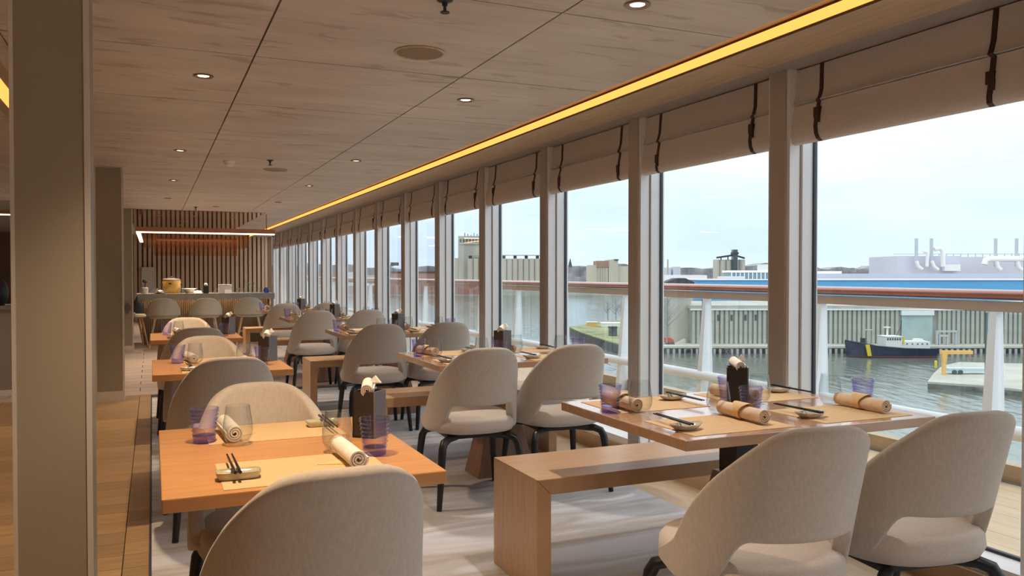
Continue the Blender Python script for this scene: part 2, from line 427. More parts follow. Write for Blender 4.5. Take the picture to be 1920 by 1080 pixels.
for k in range(-8, 15):
    py = post_y(k) - BL
    if k < -1: continue
    if k >= 0:
        lab = 'raised linen roman blind with two leather straps, %s window along from the camera' % ords[n_b]; n_b += 1
    else: lab = 'raised linen roman blind with two leather straps just past the right edge of the view'
    b = thing('roman_blind', lab, 'blind', (XW, py, 0), 0, 'linen roman blinds along the window wall')
    link('upper_fold', me_up, b); link('lower_fold', me_lo, b)
    for q, yy in enumerate((.17, BL-.19)):
        s = link('strap', me_s[(k+q) % 2], b, (0, yy, 0))
        link('buckle', me_bk, s, (.028, 0, 2.0 + .03*math.sin(k*2.1+q*1.7)))

# ------------------------------------------------------------------ ceiling fittings
def spot_proto():
    t = thing('downlight', 'x', 'light')
    MB().lathe([(.048,0),(.051,-.005),(.045,-.008),(.032,-.004),(.028,0)], 24).obj('ring', m_bronze, t, True)
    MB().lathe([(.0,-.002),(.028,-.002),(.028,.0),(.0,.0)], 24).obj('lens', m_lens, t)
    return t
sp0 = spot_proto(); first = [True]
def spot(x, y, label, power=1.0, ang=95):
    if first[0]: o = sp0; first[0] = False; o.location = (x, y, CZ); o['label'] = label
    else: o = dup(sp0, (x, y, CZ), 0, label)
    o['group'] = 'recessed ceiling spotlights'
    ld = bpy.data.lights.new('spot_lamp', 'SPOT'); ld.energy = SPOT_W*power; ld.color = SPOT_COL if x < 1.0 else SPOT_COL_W
    ld.spot_size = R(ang); ld.spot_blend = .9; ld.shadow_soft_size = .035
    lo = bpy.data.objects.new('spot_lamp', ld); COL.objects.link(lo); lo.parent = o; lo.location = (0, 0, -.03)
for (x, y, w, p) in [  # spots out of view are added along the grid to fill the room
    (.25, 2.15, 'above the first aisle table', 1.2), (.25, 4.55, 'above the second aisle table', 1.1), (.22, 7.37, 'above the third aisle table', 1.3),
    (.22, 9.75, 'beyond the third aisle table', 1), (.2, 12.1, 'in front of the bar stools', 1.6), (.9, 13.3, 'added before the mirrored ceiling to light the stools', 1.6),  # last spot of this row is added to brighten the bar stools
    (1.705, .2, 'behind the first window table', .8), (1.705, 2.68, 'above the first window table', .7), (1.705, 4.55, 'above the second window table', .7), (1.705, 7.39, 'above the third window table', .7),
    (1.69, 9.72, 'above the fourth window table', .7), (1.67, 12.14, 'above the fifth window table', .7),
    (.25, -.3, 'near the back wall of the aisle', 1), (.25, -3.2, 'behind the camera over the aisle', 1), (1.7, -2.6, 'behind the camera by the windows', 1), (.25, -6, 'behind the camera at the back of the aisle', 1), (-2.4, -2.5, 'behind the camera over the walkway', 1), (-2.4, -5.5, 'at the back of the walkway', 1),
    (-1.25, 1.0, 'over the walkway before the tall pillar', .4), (-1.25, 3.6, 'over the walkway beside the tall pillar', .4), (-1.25, 6.2, 'over the walkway between two pillars', .4),
    (-1.3, 8.6, 'over the walkway by the second pillar', .4), (-1.3, 11.2, 'over the service counter', .8), (-3.4, 3.6, 'by the side wall near the camera', .6),
    (-3.4, 8.6, 'by the side wall further on', 1.2), (-3.2, 13.5, 'in the far corner past the service counter', 1.4),
    (.12, 15.7, 'over the bar at its pillar end', .8), (.7, 15.7, 'over the middle of the bar', .8), (1.35, 15.7, 'over the bar at its window end', .8), (.55, 17.2, 'in the mirrored ceiling, first of four', 1.2), (.55, 18.6, 'in the mirrored ceiling, second of four', 1.2), (.55, 20.0, 'in the mirrored ceiling, third of four', 1.4), (.55, 21.4, 'in the mirrored ceiling, last of four', 1.5), (2.0, 20.5, 'in the far corner by the windows', 1.2)]:
    spot(x, y, 'round recessed ceiling spotlight ' + w, p)

def speaker(x, y, label):
    t = thing('ceiling_speaker', label, 'speaker', (x, y, CZ), 0, 'round ceiling speakers')
    MB().lathe([(.118,0),(.120,-.004),(.112,-.008),(.106,-.005),(.106,0)], 40).obj('rim', m_soff, t, True)
    MB().lathe([(.0,-.006),(.08,-.006),(.106,-.004),(.106,0),(0,0)], 40).obj('grille', m_grille, t, True)
speaker(1.145, 3.667, 'large round tan speaker grille in the ceiling near the camera')
speaker(1.124, 8.36, 'round tan speaker grille in the ceiling further down the room')
def sprinkler(x, y, label):
    t = thing('sprinkler_head', label, 'sprinkler', (x, y, CZ), 0, 'ceiling sprinkler heads')
    MB().lathe([(.030,0),(.030,-.004),(.012,-.010),(.010,-.022),(.006,-.024),(.006,-.045),(0,-.045)], 16).obj('body', m_seal, t, True)
    MB().lathe([(0,-.045),(.018,-.045),(.018,-.049),(0,-.049)], 12).obj('deflector', m_seal, t)
sprinkler(1.015, 2.93, 'dark sprinkler head at the top edge of the picture')
sprinkler(.985, 7.68, 'dark sprinkler head beside the further round speaker')
sprinkler(.62, 13.5, 'tiny dark sprinkler head in front of the mirrored ceiling')
sd = thing('smoke_detector', 'small white domed smoke detector on the ceiling', 'detector', (.655, 7.9, CZ))
MB().lathe([(.055,0),(.055,-.012),(.045,-.018)], 24).obj('base', m_white, sd, True)
MB().lathe([(.045,-.016),(.042,-.035),(.025,-.048),(0,-.05)], 24).obj('dome', m_white, sd, True)

# ------------------------------------------------------------------ chairs
def sstep(a, b, x):
    t = max(0, min(1, (x-a)/(b-a))); return t*t*(3-2*t)
def chair_proto():
    t = thing('dining_chair', 'x', 'chair', group='upholstered shell chairs at the tables')
    A, B, YC = .262, .235, -.02
    # plan points of the shell, from right front end round the back to left front end
    us = []
    for i in range(3): us.append(('s', 1, .11*(1 - i/3)))
    for i in range(37): us.append(('a', R(90 - i*5), 0))
    for i in range(3): us.append(('s', -1, .11*(i+1)/3))
    NV = 12; vs = []
    def shell_pt(u, z):
        if u[0] == 's': x, y = u[1]*A, YC + u[2]
        else: x, y = A*math.sin(u[1]), YC - B*math.cos(u[1])
        h = (z-.45)
        wgt = sstep(-.02, -.2, y)
        return (x*(1 - .16*max(0, h)), y - .30*h*wgt, z)
    for u in us:
        if u[0] == 's': ax = 1.0; ext = u[2]/.11
        else: ax = abs(math.sin(u[1])); ext = 0
        arch = (1 - min(1, ax)**4.0)**(1/2.05)
        top = .505 + .347*arch - .07*ext
        x = ax*A
        bot = .537 - .147*sstep(.175, .215, x) + .035*ext
        if u[0] == 'a' and x < .2: pass
        for j in range(NV): vs.append(shell_pt(u, bot + (top-bot)*j/(NV-1)))
    fs = []
    for i in range(len(us)-1):
        for j in range(NV-1): fs.append((i*NV+j, (i+1)*NV+j, (i+1)*NV+j+1, i*NV+j+1))
    o = MB().add(vs, fs).obj('backrest', m_fabric, t, True, 180)
    baked(o, [('SOLIDIFY', dict(thickness=.046, offset=-1 if True else 1, use_even_offset=False)), ('SUBSURF', dict(levels=1, render_levels=1))])
    # seat cushion
    prof = [(.0,.378),(.80,.378),(.95,.388),(1.0,.415),(.985,.448),(.93,.466),(.75,.476),(.4,.482),(0,.483)]
    n = 40; vs = []; m = len(prof)
    for i in range(n):
        a = 2*math.pi*i/n; c, s = math.cos(a), math.sin(a)
        e = 2/2.7
        px = .244*math.copysign(abs(c)**e, c); py = math.copysign(abs(s)**e, s)
        py = .02 + (py*.255 if py > 0 else py*.262)
        if py > .02: px *= 1 - .06*((py-.02)/.255)
        for r, z in prof: vs.append((px*r, .02 + (py-.02)*r, z))
    fs = [(i*m+k, ((i+1) % n)*m+k, ((i+1) % n)*m+k+1, i*m+k+1) for i in range(n) for k in range(m-1)]
    MB().add(vs, fs).obj('seat', m_seatfab, t, True, 180)
    MB().box(-.17, .17, -.16, .18, .352, .378).obj('seat_frame', m_ebony, t, bevel=.008)
    for sx in (-1, 1):
        for sy in (-1, 1):
            pts = [(sx*.10, sy*.11+.01, .358), (sx*.17, sy*.175+.01, .358), (sx*.200, sy*.200+.01, .345), (sx*.213, sy*.212+.01, .315), (sx*.219, sy*.220+.01, .26), (sx*.242, sy*.250+.01, 0)]
            MB().tube(pts, [.020,.021,.022,.022,.021,.0145], 8, 1.0).obj('leg', m_ebony, t, True, 60)
    return t
ch0 = chair_proto(); ch_first = [True]
def chair(x, y, rz, label):
    if ch_first[0]:
        ch_first[0] = False; ch0.location = (x, y, .0065); ch0.rotation_euler = (0,0,rz); ch0['label'] = label; return ch0
    return dup(ch0, (x, y, .0065), rz, label)

# ------------------------------------------------------------------ tables and benches
TH = .74
def table(name, label, x0, x1, y0, y1, mat, group, po=0):
    cx, cy = (x0+x1)/2, (y0+y1)/2
    t = thing(name, label, 'table', (cx, cy, .006), 0, group)
    a, b = (x1-x0)/2, (y1-y0)/2
    MB().box(-a, a, -b, b, TH-.034-.006, TH-.006).obj('tabletop', mat, t, bevel=.003)
    MB().frust(0, .19 if a > .4 else .15, .12, .50, .08, .055, 0, po).obj('pedestal', m_ped, t, bevel=.004)
    MB().box(-.05, .05, po-.05, po+.05, .50, TH-.052).obj('neck', m_ebony, t)
    MB().box(-.20, .20, -.16, .16, TH-.052, TH-.04).obj('mount_plate', m_ebony, t)
    return t
def bench(label, x0, x1, y0, y1, h=.462):
    t = thing('bench', label, 'bench', ((x0+x1)/2, (y0+y1)/2, .006), 0, 'oak benches between the window tables')
    a, b, T = (x1-x0)/2, (y1-y0)/2, .062; h -= .006
    # mitred slab seat and two slab ends
    MB().prism([(-a, h), (a, h), (a-T, h-T), (-a+T, h-T)], 'y', -b, b).obj('seat', m_bench, t, bevel=.003)
    for s in (-1, 1):
        MB().prism([(s*a, 0), (s*a, h-.0008), (s*(a-T), h-T-.0008), (s*(a-T), 0)], 'y', -b, b).obj('end_panel', m_bench, t, bevel=.003)
    return t

# ---- place settings: small prototypes
def spiral_roll():
    b = MB(); n = 44; L2 = .115; pts = []
    for i in range(n):
        a = i/n*2*math.pi*3.1; r = .006 + (.0245-.006)*i/n
        pts.append((r, a))
    ring = []
    th = .0042
    for r, a in pts: ring.append((r*math.cos(a), r*math.sin(a)))
    for r, a in reversed(pts): ring.append(((r-th)*math.cos(a), (r-th)*math.sin(a)))
    m = len(ring); vs = []
    for yy in (-L2, L2): vs += [(u, yy, w+.0247) for u, w in ring]
    fs = []
    for i in range(n-1):
        j = m-1-i
        fs.append((i, i+1, j-1, j)); fs.append((m+i, m+j, m+j-1, m+i+1))
    for i in range(m): k = (i+1) % m; fs.append((i, k, m+k, m+i))
    return b.add(vs, fs)
def band_mb():
    vs = []; fs = []; n = 20; r = .0262
    for i in range(n):
        a = 2*math.pi*i/n; h = .012 + .026*max(0, math.sin(a))**1.5
        for rr in (r, r-.0008):
            for s in (-1, 1): vs.append((rr*math.cos(a), s*h, .0266+rr*math.sin(a)))
    for i in range(n):
        j = (i+1) % n; o, p = i*4, j*4
        fs += [(o, p, p+1, o+1), (o+2, o+3, p+3, p+2), (o, o+2, p+2, p), (o+1, p+1, p+3, o+3)]
    return MB().add(vs, fs)
def proto_napkin(mat, band=True):
    t = empty('rolled_napkin'); tag(t, 'x', 'napkin', 'rolled napkins at the place settings')
    b = spiral_roll(); b.v = [(v[0]*1.14, v[1], v[2]*1.14) for v in b.v]; b.obj('roll', mat, t, True, 50)
    if band:
        b = band_mb(); b.v = [(v[0]*1.14, v[1], v[2]*1.14) for v in b.v]; b.obj('paper_band', m_band, t, True, 60)
    else: MB().prism([(-.085,-.01),(-.01,-.035),(-.01,.03)], 'z', .0003, .0015).obj('paper_tip', m_band, t)
    return t
def tumbler():
    t = tag(empty('tumbler'), 'x', 'glass', 'lilac ribbed tumblers at the place settings')
    out = []
    H = .104
    N = 36
    for i in range(N+1):
        s = i/N; z = .022 + (H-.022)*s; r = .0335 + .0095*s
        rib = .0019*math.sin(s*2*math.pi*7) if s < .93 else 0
        out.append((r+rib, z))
    inn = [(.0335+.0095*s-.0028, .024+(H-.024)*s) for s in (1, .8, .6, .4, .2, 0)]
    MB().lathe(out + inn + [(0, .024)], 28).obj('ribbed_wall', m_purple, t, True, 80, fix=True)
    MB().lathe([(0,0),(.030,0),(.0325,.003),(.0333,.0215),(0,.0215)], 28).obj('base', m_purpleb, t, True, 50)
    return t
def wineglass():
    H = .118
    pr = [(0,0),(.021,0),(.026,.002),(.034,.012),(.0415,.030),(.0435,.046),(.0420,.070),(.0375,.095),(.0345,H)]
    ins = [(.0337,H),(.0366,.095),(.0410,.070),(.0424,.046),(.0402,.031),(.030,.015),(.018,.010),(0,.009)]
    o = MB().lathe(pr+ins, 28).obj('stemless_glass', m_glass, None, True, 80)
    return tag(o, 'x', 'glass', 'stemless wine glasses at the place settings')
def dish():
    vs = []; n = 28
    pr = [(0,.0),(.55,.0),(.62,.002),(.85,.010),(1.0,.020),(.985,.022),(.8,.012),(.5,.006),(0,.005)]
    m = len(pr)
    for i in range(n):
        a = 2*math.pi*i/n; c, s = math.cos(a), math.sin(a)
        k = .058*(1+.10*abs(c)**6); l = .036
        lift = .006*abs(c)**4
        for r, z in pr: vs.append((k*c*r, l*s*r, z*.8 + lift*r**3))
    fs = [(i*m+k, ((i+1) % n)*m+k, ((i+1) % n)*m+k+1, i*m+k+1) for i in range(n) for k in range(m-1)]
    o = MB().add(vs, fs).obj('soy_dish', m_dish, None, True, 60)
    return tag(o, 'x', 'dish', 'small glazed dishes under the chopsticks')
def tray():
    pr = [(0,0),(.80,0),(.90,.003),(1.0,.016),(.985,.019),(.90,.014),(.6,.010),(0,.009)]; n = 32; m = len(pr); vs = []
    for i in range(n):
        a = 2*math.pi*i/n; c, s_ = math.cos(a), math.sin(a); e = .42
        for r, z in pr: vs.append((.054*math.copysign(abs(c)**e, c)*r, .029*math.copysign(abs(s_)**e, s_)*r, z))
    fs = [(i*m+k, ((i+1) % n)*m+k, ((i+1) % n)*m+k+1, i*m+k+1) for i in range(n) for k in range(m-1)]
    o = MB().add(vs, fs).obj('chopstick_rest', m_tray, None, True, 60)
    return tag(o, 'x', 'dish', 'small glazed dishes under the chopsticks')
def chop():
    o = MB().tube([(0,-.115,.0255),(0,.115,.0235)], [.0040,.0024], 6).obj('chopstick', m_chop)
    return tag(o, 'x', 'chopstick')
me_matp = MB().box(-.205, .205, -.145, .145, 0, .0012).mesh('placemat', m_mat)
P_nap = proto_napkin(m_cloth, False); P_napt = proto_napkin(m_cloth_shade); P_tum = tumbler(); P_gl = wineglass(); P_dish = dish(); P_tray = tray(); P_chop = chop()
protos = [P_tray, P_nap, P_napt, P_tum, P_gl, P_dish, P_chop]
def put(proto, x, y, z, rz, label, group=None): return dup(proto, (x, y, z), rz, label, group)
def setting(cx, cy, rz, where, nap, dense=True, jx=0, dis=False):
    """cx, cy: middle of the diner's table edge; rz: 0 = diner faces +Y"""
    c, s = math.cos(rz), math.sin(rz)
    def W(x, y): return cx + c*x - s*y, cy + s*x + c*y
    zt = TH + .0002
    x, y = W(.0, .168)
    o = link('placemat', me_matp, None, (x, y, zt)); o.rotation_euler = (0,0,rz)
    tag(o, 'thin tan paper placemat at ' + where, 'placemat', 'paper placemats')
    zm = zt + .0014
    j = lambda a: random.uniform(-a, a)
    x, y = W(-.165+j(.006), .130+j(.01)); put(P_tray if nap is P_nap else P_dish, x, y, zm, rz + j(.12), ('small oblong glazed rest at ' if nap is P_nap else 'small pinched glazed dish at ') + where)
    ang = rz + j(.07)
    for q in (-.006, .006):
        xx, yy = W(-.165+q+j(.001)-.004, .195); put(P_chop, xx, yy, zm, ang, 'black chopstick resting on the dish at ' + where, 'chopsticks at ' + where)
    x, y = W(.135+j(.01), .20+j(.01)); put(nap, x, y, zm, rz + .06 + j(.08), 'rolled napkin with a paper band at ' + where)
    x, y = W(.215, .262+j(.008)); put(P_tum, x, y, zt+.0002, j(3), 'lilac ribbed tumbler at ' + where)
    x, y = W(.125, .335+j(.006)); put(P_gl, x, y, zt+.0002, j(3), 'clear stemless wine glass at ' + where)
def towel_box(x, y, rz, where, s=1.0):
    t = thing('caddy_box', 'dark upright box holding a rolled towel on ' + where, 'box', (x, y, TH+.0002), rz, 'dark towel boxes on the tables')
    w, d, h = .036*s, .036*s, .135*s
    MB().box(-w, w, -d, -d+.004, 0, h).box(-w, w, d-.004, d, 0, h).box(-w, -w+.004, -d, d, 0, h).box(-w, w, -d, d, 0, .006).obj('body', m_boxd, t)
    MB().box(w-.004, w+.001, -d-.001, d+.001, 0, h+.001).obj('lit_side', m_boxg, t)
    r = thing('towel_roll', 'small rolled cream towel standing in the box on ' + where, 'towel', (x, y, TH+.0002+h-.012), rz, 'rolled towels in the dark boxes')
    b = spiral_roll(); b.v = [(v[0]*.95, v[1]*.30, v[2]) for v in b.v]
    o = b.obj('roll', m_cloth, r, True, 50); o.rotation_euler = (R(12), R(-8), R(20))
    n_ = MB().prism([(-.02,0),(.024,0),(.004,.022)], 'y', -.004, .004).obj('folded_corner', m_cloth, r); n_.location = (.012, .012, .036)

RT = [  # window tables: x0, x1, y0, y1
    (1.485, 2.565, 2.055, 2.885), (1.445, 2.525, 4.28, 5.12), (1.445, 2.525, 6.70, 7.53), (1.375, 2.455, 9.17, 9.99), (1.365, 2.445, 11.5, 12.3)]
onm = ['first', 'second', 'third', 'fourth', 'fifth']
for i, (x0, x1, y0, y1) in enumerate(RT):
    nm = onm[i] + ' window table'
    table('dining_table', 'rectangular oak dining table beside the windows, %s from the camera' % onm[i], x0, x1, y0, y1, m_tablew, 'oak window tables')
    off = [-.045, -.095, -.085, -.06, -.05][i]
    for q, sx in enumerate((x0+.27, x1-.27)):
        side = ('aisle side', 'window side')[q]
        chair(sx+off+((-.115, -.085)[q] if i == 0 else 0), y0 + [-.165, -.01, -.24, -.22, -.3][i], R([-7, -3, -2, 0, 0][i]), 'oatmeal shell chair seen from behind at %s, %s' % (nm, side))
        setting(sx, y0+.02, 0, 'near %s place of %s' % (side, nm), P_napt)
        setting(sx, y1-.02, math.pi, 'far %s place of %s' % (side, nm), P_napt)
    towel_box((x0+x1)/2+.05, (y0+y1)/2+.07, R((-37, -60, -58, -55, -55)[i]), nm, 1.1)
    bench('oak slab bench on the far side of the ' + nm, x0-.15, x1+.03, y1-.09, y1+.34)
LT = [(.015, .695, 1.995, 2.885), (-.005, .690, 4.47, 5.26), (-.02, .66, 6.80, 7.60)]
for i, (x0, x1, y0, y1) in enumerate(LT):
    nm = onm[i] + ' aisle table'
    table('dining_table', 'square orange-lit beech table by the walkway, %s from the camera' % onm[i], x0, x1, y0, y1, m_table, 'beech aisle tables', (-.13, -.165, -.2)[i])
    cx = (x0+x1)/2
    chair(cx + (-.02, -.03, -.03)[i], y0 - (.045, .15, .22)[i], R((2, 4, 2)[i]), 'oatmeal shell chair with its back to the camera at ' + nm)
    chair(cx + (.0, -.03, -.03)[i], y1 - (.21, .20, .19)[i], math.pi + R(3), 'oatmeal shell chair facing the camera at ' + nm)
    setting(cx, y0+.0, 0, 'near place of ' + nm, P_nap); setting(cx, y1-.0, math.pi, 'far place of ' + nm, P_nap)
    towel_box(x1-.075, (y0+y1)/2+.08, R(-40), nm, 1.06)
for p in protos:
    for c in list(p.children): bpy.data.objects.remove(c)
    bpy.data.objects.remove(p)

# ------------------------------------------------------------------ bar
bar = thing('bar_counter', 'grey stone topped bar counter with a lit fluted front', 'counter', (0, 15.3, 0))
MB().box(-.25, 2.03, 0, .75, .845, .90).box(-.25, 2.03, 0, .04, .795, .845).obj('worktop', m_stone, bar)
MB().box(-.17, 1.95, .30, .70, 0, .835).obj('carcass', m_fluted, bar)
fl = MB().cyl(0, 0, .05, .815, .014, 8).mesh('flute', m_fluted, True)
for i in range(66): link('flute', fl, bar, (-.16+.032*i, .296, 0))
MB().box(-.16, 1.92, .06, .08, .825, .842).obj('led_strip', m_barled, bar)
MB().box(1.97, 2.01, .02, .70, 0, .835).obj('end_panel', m_stone, bar)
def bar_stool(x, y, rz, label):
    t = thing('counter_stool', label, 'stool', (x, y, 0), rz, 'counter stools at the bar')
    vs = []; fs = []; NV = 7; us = [R(-105 + i*7.5) for i in range(29)]
    for a in us:
        ax = abs(math.sin(a)) if abs(a) < math.pi/2 else 1
        top = .60 + .24*(1-ax**3)**.5; 
        for j in range(NV):
            z = .535 + (top-.535)*j/(NV-1); h = z-.5
            vs.append((.265*math.sin(a), -.02-.24*math.cos(a)-.12*h, z))
    for i in range(len(us)-1):
        for j in range(NV-1): fs.append((i*NV+j, (i+1)*NV+j, (i+1)*NV+j+1, i*NV+j+1))
    o = MB().add(vs, fs).obj('backrest', m_stoolfab, t, True, 180)
    m = o.modifiers.new('s', 'SOLIDIFY'); m.thickness = .05; m.offset = -1
    m = o.modifiers.new('b', 'SUBSURF'); m.levels = m.render_levels = 1
    MB().lathe([(0,.50),(.21,.50),(.235,.525),(.22,.56),(.15,.575),(0,.578)], 28).obj('seat', m_stoolfab, t, True)
    for sx in (-1, 1):
        for sy in (-1, 1): MB().tube([(sx*.13, sy*.13, .51), (sx*.225, sy*.225, 0)], [.022, .013], 8).obj('leg', m_stoolleg, t, True)
    MB().box(-.17, .17, .165, .185, .22, .245).obj('footrest', m_stoolleg, t)
bar_stool(.165, 14.95, 0, 'pale counter stool at the bar, first beside the pillar')
bar_stool(.835, 14.95, 0, 'pale counter stool at the middle of the bar')
bar_stool(1.56, 14.95, R(-6), 'pale counter stool at the window end of the bar')
bar_stool(-.33, 15.25, R(-80), 'pale counter stool half hidden behind the far pillar')
bg = MB().lathe([(0,0),(.13,0),(.15,.08),(.12,.20),(.04,.27),(.02,.33),(0,.33)], 16).obj('bag', m_seal, None, True); bg.location = (-.24, 15.25, .58); bg.scale = (.75, .6, .85)
tag(bg, 'slouched black bag on the half hidden stool by the pillar', 'bag')
BT = .9002
def bar_item(name, label, cat, px, yd, group='things standing on the bar counter'):
    # px: bar position in metres along the counter
    return thing(name, label, cat, (px, yd, BT), 0, group)
t = bar_item('rice_pot', 'yellow rice pot with a steel lid on the bar', 'pot', .31, 15.72)
MB().lathe([(0,0),(.135,0),(.15,.03),(.155,.21),(.148,.225),(0,.225)], 28).obj('body', m_yellow, t, True)
MB().lathe([(.15,.225),(.152,.245),(.12,.262),(.04,.272),(0,.274)], 28).obj('lid', m_steel, t, True)
MB().lathe([(.02,.272),(.03,.29),(.02,.30),(0,.30)], 12).obj('knob', m_seal, t, True)
for s in (-1, 1): MB().tube([(s*.15,-.05,.16),(s*.18,0,.16),(s*.15,.05,.16)], .012, 8).obj('handle', m_seal, t, True)
MB().box(-.05, .0, -.157, -.150, .165, .185).obj('badge', m_seal, t)
t = bar_item('ladle_jar', 'slim jar holding a round black utensil at the pillar end of the bar', 'jar', -.12, 15.55)
MB().lathe([(0,0),(.05,0),(.055,.10),(.04,.11),(0,.11)], 16).obj('jar', m_whiteobj, t, True)
MB().tube([(0,0,.1),(.01,0,.19)], .008, 6).obj('stem', m_seal, t)
MB().lathe([(0,.18),(.03,.19),(.042,.215),(.03,.245),(0,.255)], 16).obj('head', m_seal, t, True)
t = bar_item('menu_card', 'folded white card standing on the bar', 'card', .06, 15.42)
MB().prism([(-.03,0),(.03,0),(.022,.10),(.014,.10)], 'y', -.04, .04).obj('card', m_whiteobj, t)
t = bar_item('serving_dome', 'low steel domed plate in front of the yellow pot', 'dish', .12, 15.42)
MB().lathe([(0,0),(.085,0),(.09,.012),(0,.014)], 24).obj('plate', m_seal, t, True)
MB().lathe([(.065,.013),(.06,.045),(.03,.065),(0,.07)], 20).obj('dome', m_steel, t, True)
t = bar_item('mixing_bowl', 'wide white bowl on the bar beside the yellow pot', 'bowl', .60, 15.6)
MB().lathe([(0,0),(.06,0),(.10,.07),(.13,.085),(.125,.088),(.09,.06),(0,.012)], 24).obj('bowl', m_whiteobj, t, True)
t = bar_item('table_lamp', 'low glowing disc lamp on the bar', 'lamp', .73, 15.42)
MB().lathe([(0,0),(.05,0),(.05,.012),(0,.012)], 20).obj('base', m_steel, t); MB().lathe([(0,.012),(.066,.014),(.06,.045),(0,.05)], 20).obj('shade', EM('lamp_glow', (1,.75,.42), 5), t, True)
t = bar_item('towel_holder', 'dark upright box with a cream roll on the bar', 'box', .865, 15.42)
MB().box(-.045,.045,-.04,.04,0,.135).obj('body', m_boxd, t, bevel=.004); MB().lathe([(0,.135),(.03,.135),(.033,.16),(.015,.185),(0,.185)], 14).obj('roll', m_cloth, t, True)
t = bar_item('napkin_carton', 'square white carton on the bar', 'box', 1.20, 15.6)
MB().box(-.11,.11,-.09,.09,0,.15).obj('carton', m_whiteobj, t, bevel=.006); MB().box(-.113,.113,-.093,.093,.135,.155).obj('lid', m_whiteobj, t, bevel=.004)
t = bar_item('tent_card', 'grey angled menu stand before the white carton', 'stand', 1.24, 15.42)
MB().prism([(-.05,0),(.05,0),(.006,.06),(-.006,.06)], 'x', -.06, .06).obj('stand', m_grey, t)
for q, bx in enumerate((1.60, 1.68)):
    t = bar_item('bottle', 'clear bottle with a green cap on the bar, ' + ('beside the carton' if q == 0 else 'beside the blue vase'), 'bottle', bx, 15.5)
    MB().lathe([(0,0),(.030,0),(.030,.09),(.013,.125),(.012,.15),(0,.15)], 16).obj('body', m_glass, t, True)
    MB().lathe([(.015,.148),(.016,.178),(0,.18)], 12).obj('cap', m_green, t, True)
t = bar_item('blue_vase', 'small cobalt blue glass vase at the window end of the bar', 'vase', 1.90, 15.42)
MB().lathe([(0,0),(.04,0),(.055,.05),(.03,.085),(.035,.10)], 18).obj('body', m_blueobj, t, True)
bgl = MB().lathe([(0,0),(.022,0),(.034,.02),(.036,.05),(.03,.095),(.0285,.095),(.034,.05),(.032,.021),(0,.006)], 16).mesh('bar_glass', m_glass, True)
nms = ['by the pillar', 'beside the folded card', 'in front of the steel dome', 'in front of the white bowl', 'between lamp and carton', 'past the carton', 'between the carton and the bottles', 'beside the blue vase']
for q, bx in enumerate((-.18, .0, .22, .47, 1.02, 1.40, 1.50, 1.80)):
    o = link('bar_glass', bgl, None, (bx, 15.36, BT)); tag(o, 'clear drinking glass on the bar ' + nms[q], 'glass', 'glasses along the bar')

# linear pendant and copper canopy over the bar
pd = thing('linear_pendant', 'long copper bar pendant light with a glowing underside above the bar', 'light', (0, 14.8, 0))
MB().box(-.25, 1.975, -.04, .04, 1.945, 2.02).obj('front_bar', m_coppermetal, pd)
MB().box(-.24, 1.965, -.034, .034, 1.925, 1.945).obj('diffuser', m_warm, pd)
MB().box(-.25, -.17, .04, 4.6, 1.945, 2.02).obj('side_bar', m_coppermetal, pd)
MB().box(-.24, -.18, .05, 4.6, 1.925, 1.945).obj('diffuser', m_warm, pd)
for x in (-.2, 1.83): MB().cyl(x, 0, 2.02, CZ, .008, 8).obj('rod', m_coppermetal, pd)
cn = thing('copper_canopy', 'stepped copper mesh chandelier box hanging over the bar', 'chandelier', (.78, 17.2, 0))
def open_box(b, a, d, z0, z1, t=.008):
    b.box(-a, a, -d, -d+t, z0, z1); b.box(-a, a, d-t, d, z0, z1); b.box(-a, -a+t, -d+t, d-t, z0, z1); b.box(a-t, a, -d+t, d-t, z0, z1); return b
open_box(MB(), .93, .6, 1.76, 2.05).obj('outer_tier', m_copper, cn); open_box(MB(), .74, .45, 1.60, 1.95).obj('inner_tier', m_copper, cn)
for sx in (-1, 1):
    for sy in (-1, 1): MB().cyl(sx*.7, sy*.4, 1.9, CZ, .006, 6).obj('rod', m_coppermetal, cn)
MB().box(-.70,.70,-.41,.41,1.90,1.915).obj('mount_plate', m_coppermetal, cn)

# the room beyond the tall pillar
sc = thing('service_counter', 'grey service counter half hidden behind the tall pillar', 'counter', (-2.2, 9.7, 0))
MB().box(-1.2, 1.25, 0, .6, 0, .88).obj('body', m_grey, sc); MB().box(-1.22, 1.27, -.03, .63, .88, .92).obj('worktop', m_stone, sc); MB().box(-1.2,1.25,-.005,.0,0,.06).obj('plinth', m_white, sc)
vz = MB().lathe([(0,0),(.05,0),(.085,.08),(.09,.16),(.06,.25),(.03,.28),(0,.28)], 20).obj('vase', m_seal, None, True); vz.location = (-1.46, 9.9, .9202)
tag(vz, 'rounded black vase on the grey service counter', 'vase')
lp = thing('linear_light', 'long warm light bar hanging beyond the tall pillar', 'light', (-3.0, 13.6, 0))
MB().box(-1.5, 1.6, -.03, .03, 2.10, 2.15).obj('bar', m_coppermetal, lp); MB().box(-1.49,1.59,-.028,.028,2.085,2.10).obj('diffuser', m_warm, lp)
for x in (-1.2, 1.3): MB().cyl(x, 0, 2.15, CZ, .008, 8).obj('rod', m_coppermetal, lp)

